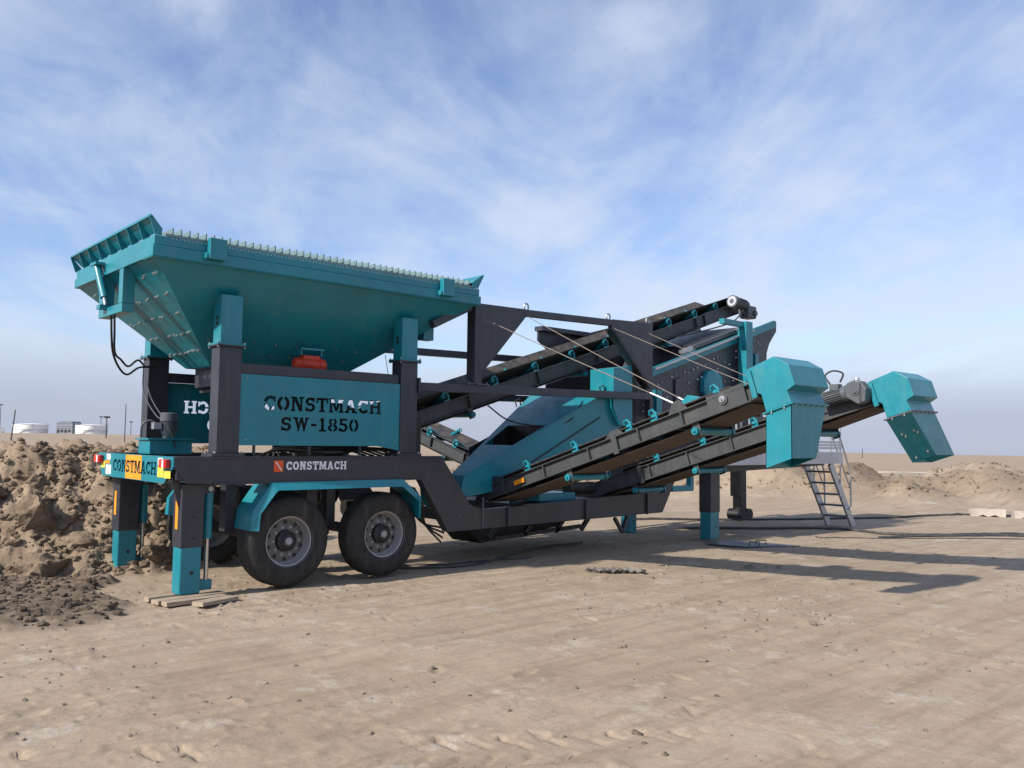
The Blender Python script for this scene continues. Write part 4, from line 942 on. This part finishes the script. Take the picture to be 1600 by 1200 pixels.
# ---- screen box
d_ = (12.5-7.8)
def scr_poly(e=0): return [(7.6, 2.80+e), (12.46, 4.33+e), (12.5, 4.28), (12.49, 4.10), (12.22, 3.82), (12.12, 3.62), (12.10, 3.28), (8.8, 2.10), (7.95, 2.06), (7.6, 2.2)]
sb = MB().prism(scr_poly(), 'y', .30, .33).build('screen_box', 'dark', plant, .005); MB().prism(scr_poly(), 'y', 2.17, 2.20).build('side_plate', 'dark', sb, .005)
for t in (.08, .5, .9): 
    x = 7.7+4.6*t; z = 2.5+1.45*t; MB().cyl((x, .33, z), (x, 2.17, z), .08, n=16).build('cross_tube', 'dark', sb)
MB().sheet([(7.7, .34, 2.35), (12.1, .34, 3.75), (12.1, 2.16, 3.75), (7.7, 2.16, 2.35)], .02).build('screen_deck', 'belt', sb)
MB().bar((8.2, .285, 2.935), (12.38, .285, 4.245), .06, .15).build('top_flange', 'teal', sb, .006); MB().bar((8.4, .25, 3.04), (11.5, .25, 4.02), .10, .03).build('walk_strip', 'galv', sb); MB().bar((9.6, .33, 3.52), (11.0, .33, 3.96), .06, .07).build('rubber_skirt', 'motor', sb)
MB().box(10.97, 11.20, .05, .24, 2.2, 4.14).build('screen_post', 'teal', plant, .006); MB().box(10.3, 10.97, .10, .22, 4.03, 4.13).build('post_arm', 'teal', plant, .006); MB().box(11.0, 11.2, 2.26, 2.45, 2.0, 4.14).build('screen_post', 'teal', plant, .006)
MB().lathe([(0, -.06), (.16, -.06), (.30, -.05), (.33, -.03), (.33, .06), (0, .06)], (10.10, .235, 2.82), 'y', 9).build('drive_guard', 'teal', sb, .008)
MB().box(11.5, 11.62, .18, .29, 3.2, 3.56).build('spring_bracket', 'teal', sb); MB().box(8.25, 8.4, .10, .29, 2.2, 2.66).build('spring_bracket', 'teal', sb)
MB().prism([(9.0, 2.30), (9.18, 2.36), (9.18, 2.95), (9.0, 2.89)], 'y', .262, .299).build('stiffener', 'dark', sb, .004); MB().prism([(11.45, 3.06), (11.6, 3.12), (11.6, 3.86), (11.45, 3.82)], 'y', .262, .299).build('stiffener', 'dark', sb, .004)
b = MB()
for i in range(34):
    for k in range(4):
        x = 8.0+i*.13; zt_ = 2.80+(x-7.6)*.315-.22; zb_ = max(2.15, 2.10+(x-8.8)*.357)+.1; z = zb_+(zt_-zb_)*(k+random.uniform(.2, .8))/4
        if random.random() < .55 and x < 12.0: b.cyl((x+random.uniform(-.03, .03), .302, z), (x, .28, z), .018, n=6)
b.build('side_bolt', 'bolt', sb, 0, 'stuff')
MB().prism([(9.5, 3.05), (9.9, 3.62), (11.5, 4.12), (11.7, 3.85), (11.0, 3.5)], 'y', .42, 2.08).build('feed_box', 'dark', sb, .01)
MB().bar((9.3, .36, 3.42), (11.3, .36, 4.05), .10, .06).build('seal_strip', 'galv', sb)
# supports and dark machinery below the screen
for x in (8.55, 10.3, 12.0):
    for y in (.40, 2.05): MB().box(x, x+.12, y, y+.12, 1.42, 2.1+.33*(x-8.5)).build('screen_support', 'dark', plant, .005)
MB().prism([(8.8, 1.5), (12.0, 1.6), (11.9, 2.9), (8.9, 2.05)], 'y', .52, 1.98).build('underpan', 'dark', plant, .01)
MB().bar((8.4, .18, 1.65), (11.2, .18, 2.35), .05, .12).build('pan_rail', 'teal', plant)
MB().box(5.2, 7.3, .5, 2.0, .72, .80).build('lower_tray', 'black', plant); MB().box(5.6, 6.4, .25, .9, .82, .95).build('drive_cover', 'teal', plant, .02); MB().cyl((6.3, .35, 1.0), (6.9, .35, 1.0), .1).build('drive_motor', 'black', plant)
for x in (4.9, 5.6, 6.3, 6.9): MB().bar((x, .6, .30), (x+.25, .6, .56), .06, .06).build('under_bracket', 'black', plant)
MB().bar((5.0, .6, .28), (6.9, .6, .36), .06, .06).build('under_rail', 'black', plant); MB().prism([(4.6, .56), (7.0, .58), (6.6, .34), (5.0, .18)], 'y', .9, 1.6).build('under_hopper', 'black', plant)
MB().bar((7.1, .05, .52), (7.3, .05, .28), .05, .05).build('under_bracket', 'dark', plant); MB().bar((7.3, .05, .28), (7.42, .05, .54), .05, .05).build('under_bracket', 'dark', plant)
# hollow teal bracket at the crank of the gooseneck
m_ = MB(); m_.box(8.56, 9.16, -.02, .08, .90, 1.0); m_.box(9.06, 9.16, -.02, .08, 1.002, 1.17); m_.build('outrigger_bracket', 'teal', plant, .01)
# ---- walkway, railings, name board
wk = MB().box(9.3, 13.85, -.42, -.02, 1.36, 1.42).build('walkway', 'dark', plant, .004)
MB().box(9.3, 13.85, -.435, -.425, 1.36, 1.60).build('toe_board', 'galv', wk); 
for z in (1.66, 1.72, 1.78): MB().box(10.9, 13.8, -.44, -.41, z, z+.045).build('rail_slat', 'galv', wk)
def rail_(pts, r=.02): return MB().tube(pts, r, 8).build('handrail', 'galv', wk)
for x, zt in ((9.35, 2.05), (9.62, 2.15), (10.05, 2.3), (10.33, 2.44), (11.36, 2.48), (12.5, 2.48), (13.78, 2.48)): rail_([(x, -.41, 1.4), (x, -.41, zt)])
rail_([(9.62, -.41, 1.96), (9.9, -.41, 1.98), (9.9, -.41, 2.28)]); rail_([(10.33, -.41, 2.43), (13.78, -.41, 2.48)]); rail_([(10.33, -.41, 1.95), (13.78, -.41, 1.98)], .016)
nb_ = MB().box(10.42, 12.3, -.37, -.355, 1.98, 2.26).build('name_board', 'motor', wk); decal('lettering', 'CONSTMACH', 10.5, 2.035, 1.72, .17, lambda u, z, t: (u, -t, z), .372, 'black', nb_)
# ---- ladder
ld = bpy.data.objects.new('ladder', None); col.objects.link(ld); ld.parent = plant; ld.location = (0, 0, 0)
zt_b = {y: -.02 for y in (.30, -.27)}
for y in (.30, -.27):
    MB().bar((14.62, y, -.03), (13.62, y, 1.36), .045, .17, (0, 0, 1)).build('stringer', 'galv', ld)
for k in range(5):
    t = .14+k*.175; x = 14.62-1.0*t; z = 1.39*t-.01; MB().box(x-.11, x+.11, -.25, .28, z, z+.035).build('tread', 'motor', ld)
for y in (.30, -.30):
    MB().tube([(13.55, y, 2.42), (13.72, y, 2.38), (14.42, y, 1.22), (14.46, y, 1.05), (14.46, y, .45), (14.36, y, .36)], .019, 8).build('handrail', 'galv', ld); MB().tube([(13.62, y, 1.98), (14.44, y, .82)], .014, 8).build('handrail', 'galv', ld)
    MB().tube([(13.6, y, 1.36), (13.6, y, 2.40)], .019, 8).build('handrail_post', 'galv', ld); MB().tube([(14.0, y, .92), (14.0, y, 1.92)], .016, 8).build('handrail_post', 'galv', ld)

# ================================================================== loose things in the yard
def plank(x, y, z, l, w, t, rz, label, ry=0):
    bm = MB(); n = 5
    for i in range(1): bm.loft([[(-l/2+l*k/n, -w/2+.004*math.sin(k*2.1), -t/2), (-l/2+l*k/n, w/2+.004*math.cos(k*1.7), -t/2), (-l/2+l*k/n, w/2, t/2+.003*math.sin(k*3)), (-l/2+l*k/n, -w/2, t/2)] for k in range(n+1)])
    o = bm.build('wooden_plank', 'wood', None, .003); o.location = (x, y, z); o.rotation_euler = (0, ry, rz); return tag(o, label, 'plank', 'planks under the rear leg')
plank(.22, .06, .022, .78, .15, .042, .12, 'weathered plank directly under the near rear leg'); plank(.20, -.13, .024, .66, .13, .045, .06, 'second plank, butting the one under the near rear leg')
plank(.34, -.33, .03, .52, .15, .042, .42, 'loose splayed plank lying nearest the camera by the rear leg', .03); plank(.02, .24, .024, .40, .10, .045, .10, 'short plank end sticking out behind the rear leg')
pm = MB().prism([(0, 0), (.42, -.50), (.62, -.62), (.50, -.40), (.86, -.84), (.62, -.30), (.45, .12), (.2, .3)], 'z', 0, .012)
pt = MB().prism([(-.45, .28), (-.30, -.42), (.62, -.95), (.58, -.55), (.35, .2)], 'z', 0, .014).build('steel_base_plate', 'motor'); pt.location = (9.55, -.55, Hz(9.5, -.6)+.02)
tag(pt, 'thin grey steel plate with two grab handles by the front leg', 'steel plate')
for hx, hy in ((-.02, -.35), (.30, -.28)): MB().tube([(hx, hy, .014), (hx, hy, .07), (hx+.12, hy-.12, .07), (hx+.12, hy-.12, .014)], .012, 7).build('handle', 'dark', pt)
def block(x, y, l, rz, label, seed):
    r_ = random.Random(seed); mb = MB(); n = 6; rings = []
    for k in range(n+1):
        e = lambda: r_.uniform(-.018, .018); xx = -l/2+l*k/n; b0 = .0 if k not in (2, 4) else .05
        rings.append([(xx+e(), -.16+e(), b0), (xx+e(), .16+e(), 0), (xx+e(), .15+e(), .19+e()), (xx+e(), -.15+e(), .19+e())])
    o = mb.loft(rings).build('concrete_block', 'concrete', None, .012); o.location = (x, y, Hz(x, y)-.01); o.rotation_euler = (0, 0, rz); return tag(o, label, 'concrete block')
block(20.15, -1.08, .78, -1.02, 'long chipped pale concrete block lying across the cable at right', 3); block(20.5, -1.92, .7, -1.0, 'pale concrete block cut off by the right edge of the photo', 5)
def cable(pts, r, label, name='ground_cable'):
    P = []; n = 14; pp = [Vector((*p, 0)) for p in pts]; pp = [pp[0]]+pp+[pp[-1]]
    for i in range(1, len(pp)-2):
        for k in range(n):
            t = k/n; a, b_, c, d = pp[i-1:i+3]
            P.append(.5*((2*b_)+(c-a)*t+(2*a-5*b_+4*c-d)*t*t+(3*b_-a-3*c+d)*t**3))
    zz = height(np.array([p.x for p in P]), np.array([p.y for p in P]))
    return tag(MB().tube([(p.x, p.y, z+r*.8) for p, z in zip(P, zz)], r, 8).build(name, 'cable'), label, 'cable')
cable([(11.2, 3.4), (12.6, 2.4), (14.2, 1.5), (15.8, .9), (17.6, .2), (19.4, -.4), (21.2, -1.9), (24, -4.5)], .028, 'black cable running behind the ladder and under the concrete blocks')
cable([(10.8, 1.6), (12.3, .55), (13.4, .0), (13.7, -.6), (13.4, -1.5), (14.0, -2.3), (15.0, -2.9), (15.7, -3.6), (17, -5.4)], .030, 'thick black cable curving past the ladder foot to the right edge')
cable([(12.7, -1.7), (13.3, -2.0), (14.2, -2.6), (15.1, -3.3), (16.5, -5.0)], .022, 'thinner cable lying alongside the thick one at right')
cable([(11.8, -.9), (12.5, -1.6), (13.3, -2.3), (14.2, -3.1), (15.2, -4.2)], .010, 'thin cord nearest the camera among the cables at right')
cable([(3.3, .6), (3.7, .25), (4.3, .15), (5.2, .5), (6.3, .9), (7.4, 1.0)], .018, 'black hose lying in the shade below the low chassis beam', 'ground_hose')
cable([(3.0, 1.0), (3.4, .9), (4.0, .45), (4.6, .35), (5.4, .15)], .014, 'thin hose snaking under the chassis beside the front wheel', 'ground_hose')
# torn sacking on the sand
sm = MB(); nu, nv = 34, 12; vs = []; e1 = Vector((.70, -.62)).normalized(); e2 = Vector((.62, .70)).normalized()
for i in range(nu):
    for j in range(nv):
        u = i/(nu-1)*2-1; v = j/(nv-1)*2-1; wv = .15*(1-.75*abs(u)**2.2)+.02*math.sin(i*1.3); a = Vector((5.34, -1.50))+e1*(u*.40)+e2*(v*wv*.8+.03*math.sin(u*5))
        wr = float(np.abs(fbm(np.array([u*2.2]), np.array([v*1.1]), 2.2, 3, 131))[0]); vs.append((a.x, a.y, Hz(a.x, a.y)+.010+.06*wr+(.03 if abs(v) > .8 else 0)*abs(math.sin(i*.9))))
sm.add(vs+[(x, y, z-.012) for x, y, z in vs], [(i*nv+j, (i+1)*nv+j, (i+1)*nv+j+1, i*nv+j+1) for i in range(nu-1) for j in range(nv-1)]+[(nu*nv+i*nv+j, nu*nv+i*nv+j+1, nu*nv+(i+1)*nv+j+1, nu*nv+(i+1)*nv+j) for i in range(nu-1) for j in range(nv-1)])
tag(sm.build('torn_sacking', 'sack'), 'crumpled grey torn sacking lying flat on the sand in front of the conveyor', 'sacking')

# ================================================================== far installations, left
def far(px_x, px_y): return px_x, px_y
def tank(x, y, rad, h_, label):
    z = Hz(x, y)-.6
    t = MB().cyl((0, 0, 0), (0, 0, h_), rad, n=40).build('storage_tank', 'tank'); t.location = (x, y, z); tag(t, label, 'tank', 'white tanks on the horizon')
    MB().lathe([(rad+.15, h_+.001), (rad*.5, h_+rad*.05), (0, h_+rad*.07), (0, h_+.001)], (0, 0, 0), 'z', 40).build('roof', 'tank', t); MB().lathe([(rad+.02, h_*.5), (rad+.12, h_*.5), (rad+.12, h_*.5+.15), (rad+.02, h_*.5+.15), (rad+.02, h_*.5)], (0, 0, 0), 'z', 40).build('ring_girder', 'galv', t)
    a0 = math.atan2(CAM.y-y, CAM.x-x)
    st = MB()
    for k in range(9): a = a0-.9+k*.12; st.bar((math.cos(a)*(rad+.35), math.sin(a)*(rad+.35), k*h_/9+.3), (math.cos(a+.12)*(rad+.35), math.sin(a+.12)*(rad+.35), (k+1)*h_/9+.3), .3, .10)
    st.build('stair', 'tank', t); rl = MB()
    for k in range(40): a = k*math.pi/20; rl.cyl((math.cos(a)*rad, math.sin(a)*rad, h_), (math.cos(a)*rad, math.sin(a)*rad, h_+.7), .05, n=4)
    rl.build('roof_railing', 'galv', t, 0, 'stuff')
    return t
tank(72.0, 328.0, 5.6, 4.0, 'left white cylindrical storage tank on the horizon, clear of the grey building'); tank(88.1, 313.5, 5.2, 4.0, 'white cylindrical storage tank on the horizon touching the grey building'); tank(63.0, 336, 2.6, 2.0, 'low white tank cut by the left edge of the photo, on the horizon')
bz = Hz(84, 324)-.5
fb = MB().box(-3.2, 2.4, -3, 3, 0, 4.6).build('pump_house', 'far_grey'); fb.location = (83.5, 323, bz); fb.rotation_euler = (0, 0, -.75); tag(fb, 'dark grey clad building behind the white tanks on the horizon', 'building')
MB().prism([(-3.4, 4.61), (2.6, 4.61), (2.0, 5.2), (-1.5, 5.2)], 'y', -3.1, 3.1).build('roof', 'far_grey', fb)
for k in range(4): MB().box(-2.9+k*1.3, -2.1+k*1.3, -3.06, -3.0, 1.0+.3*(k % 2), 2.6).build('window', 'black', fb)
for k in range(3): MB().box(-3.25, 2.45, -3.12, -3.01, .9+k*1.3, 1.05+k*1.3).build('cladding_band', 'galv', fb)
def pole(u, vt, vb, dist, lamp, label, lean=0, r=.16):
    p = CAM+(F+RT*((u-800)/1325.84)-UP*((vt-600)/1325.84))*dist; z0 = Hz(p.x, p.y)-.5; h_ = p.z-z0
    o = MB().cyl((0, 0, 0), (lean, 0, h_), r, r*.7, 8).build('utility_pole', 'pole'); o.location = (p.x, p.y, z0); tag(o, label, 'pole', 'poles on the horizon')
    if lamp: MB().box(lean-r*4, lean+r*4, -r*2, r*2, h_, h_+r*2.4).build('lamp_head', 'pole', o)
pole(197, 632, 680, 150, False, 'tall bare pole on the horizon nearest the hopper', 0, .10); pole(167, 653, 679, 210, True, 'dark pole with lamp head at the right end of the white tank', 0, .17); pole(158, 652, 670, 300, True, 'thin pole with lamp head rising behind the right white tank', 0, .14)
pole(18, 640, 683, 110, False, 'leaning wooden pole at far left before the left white tank', .45, .10); pole(1.5, 633, 673, 260, True, 'lamp mast at the very left edge of the photo', 0, .12); pole(205, 660, 680, 260, True, 'short lamp pole between the tall bare pole and the hopper leg', 0, .12)
pole(1347, 701, 713, 260, False, 'short dark pole on the plain left of the tilted spout', .2, .14); pole(872, 612, 690, 400, False, 'thin mast seen through the gap under the main conveyor', 0, .10)
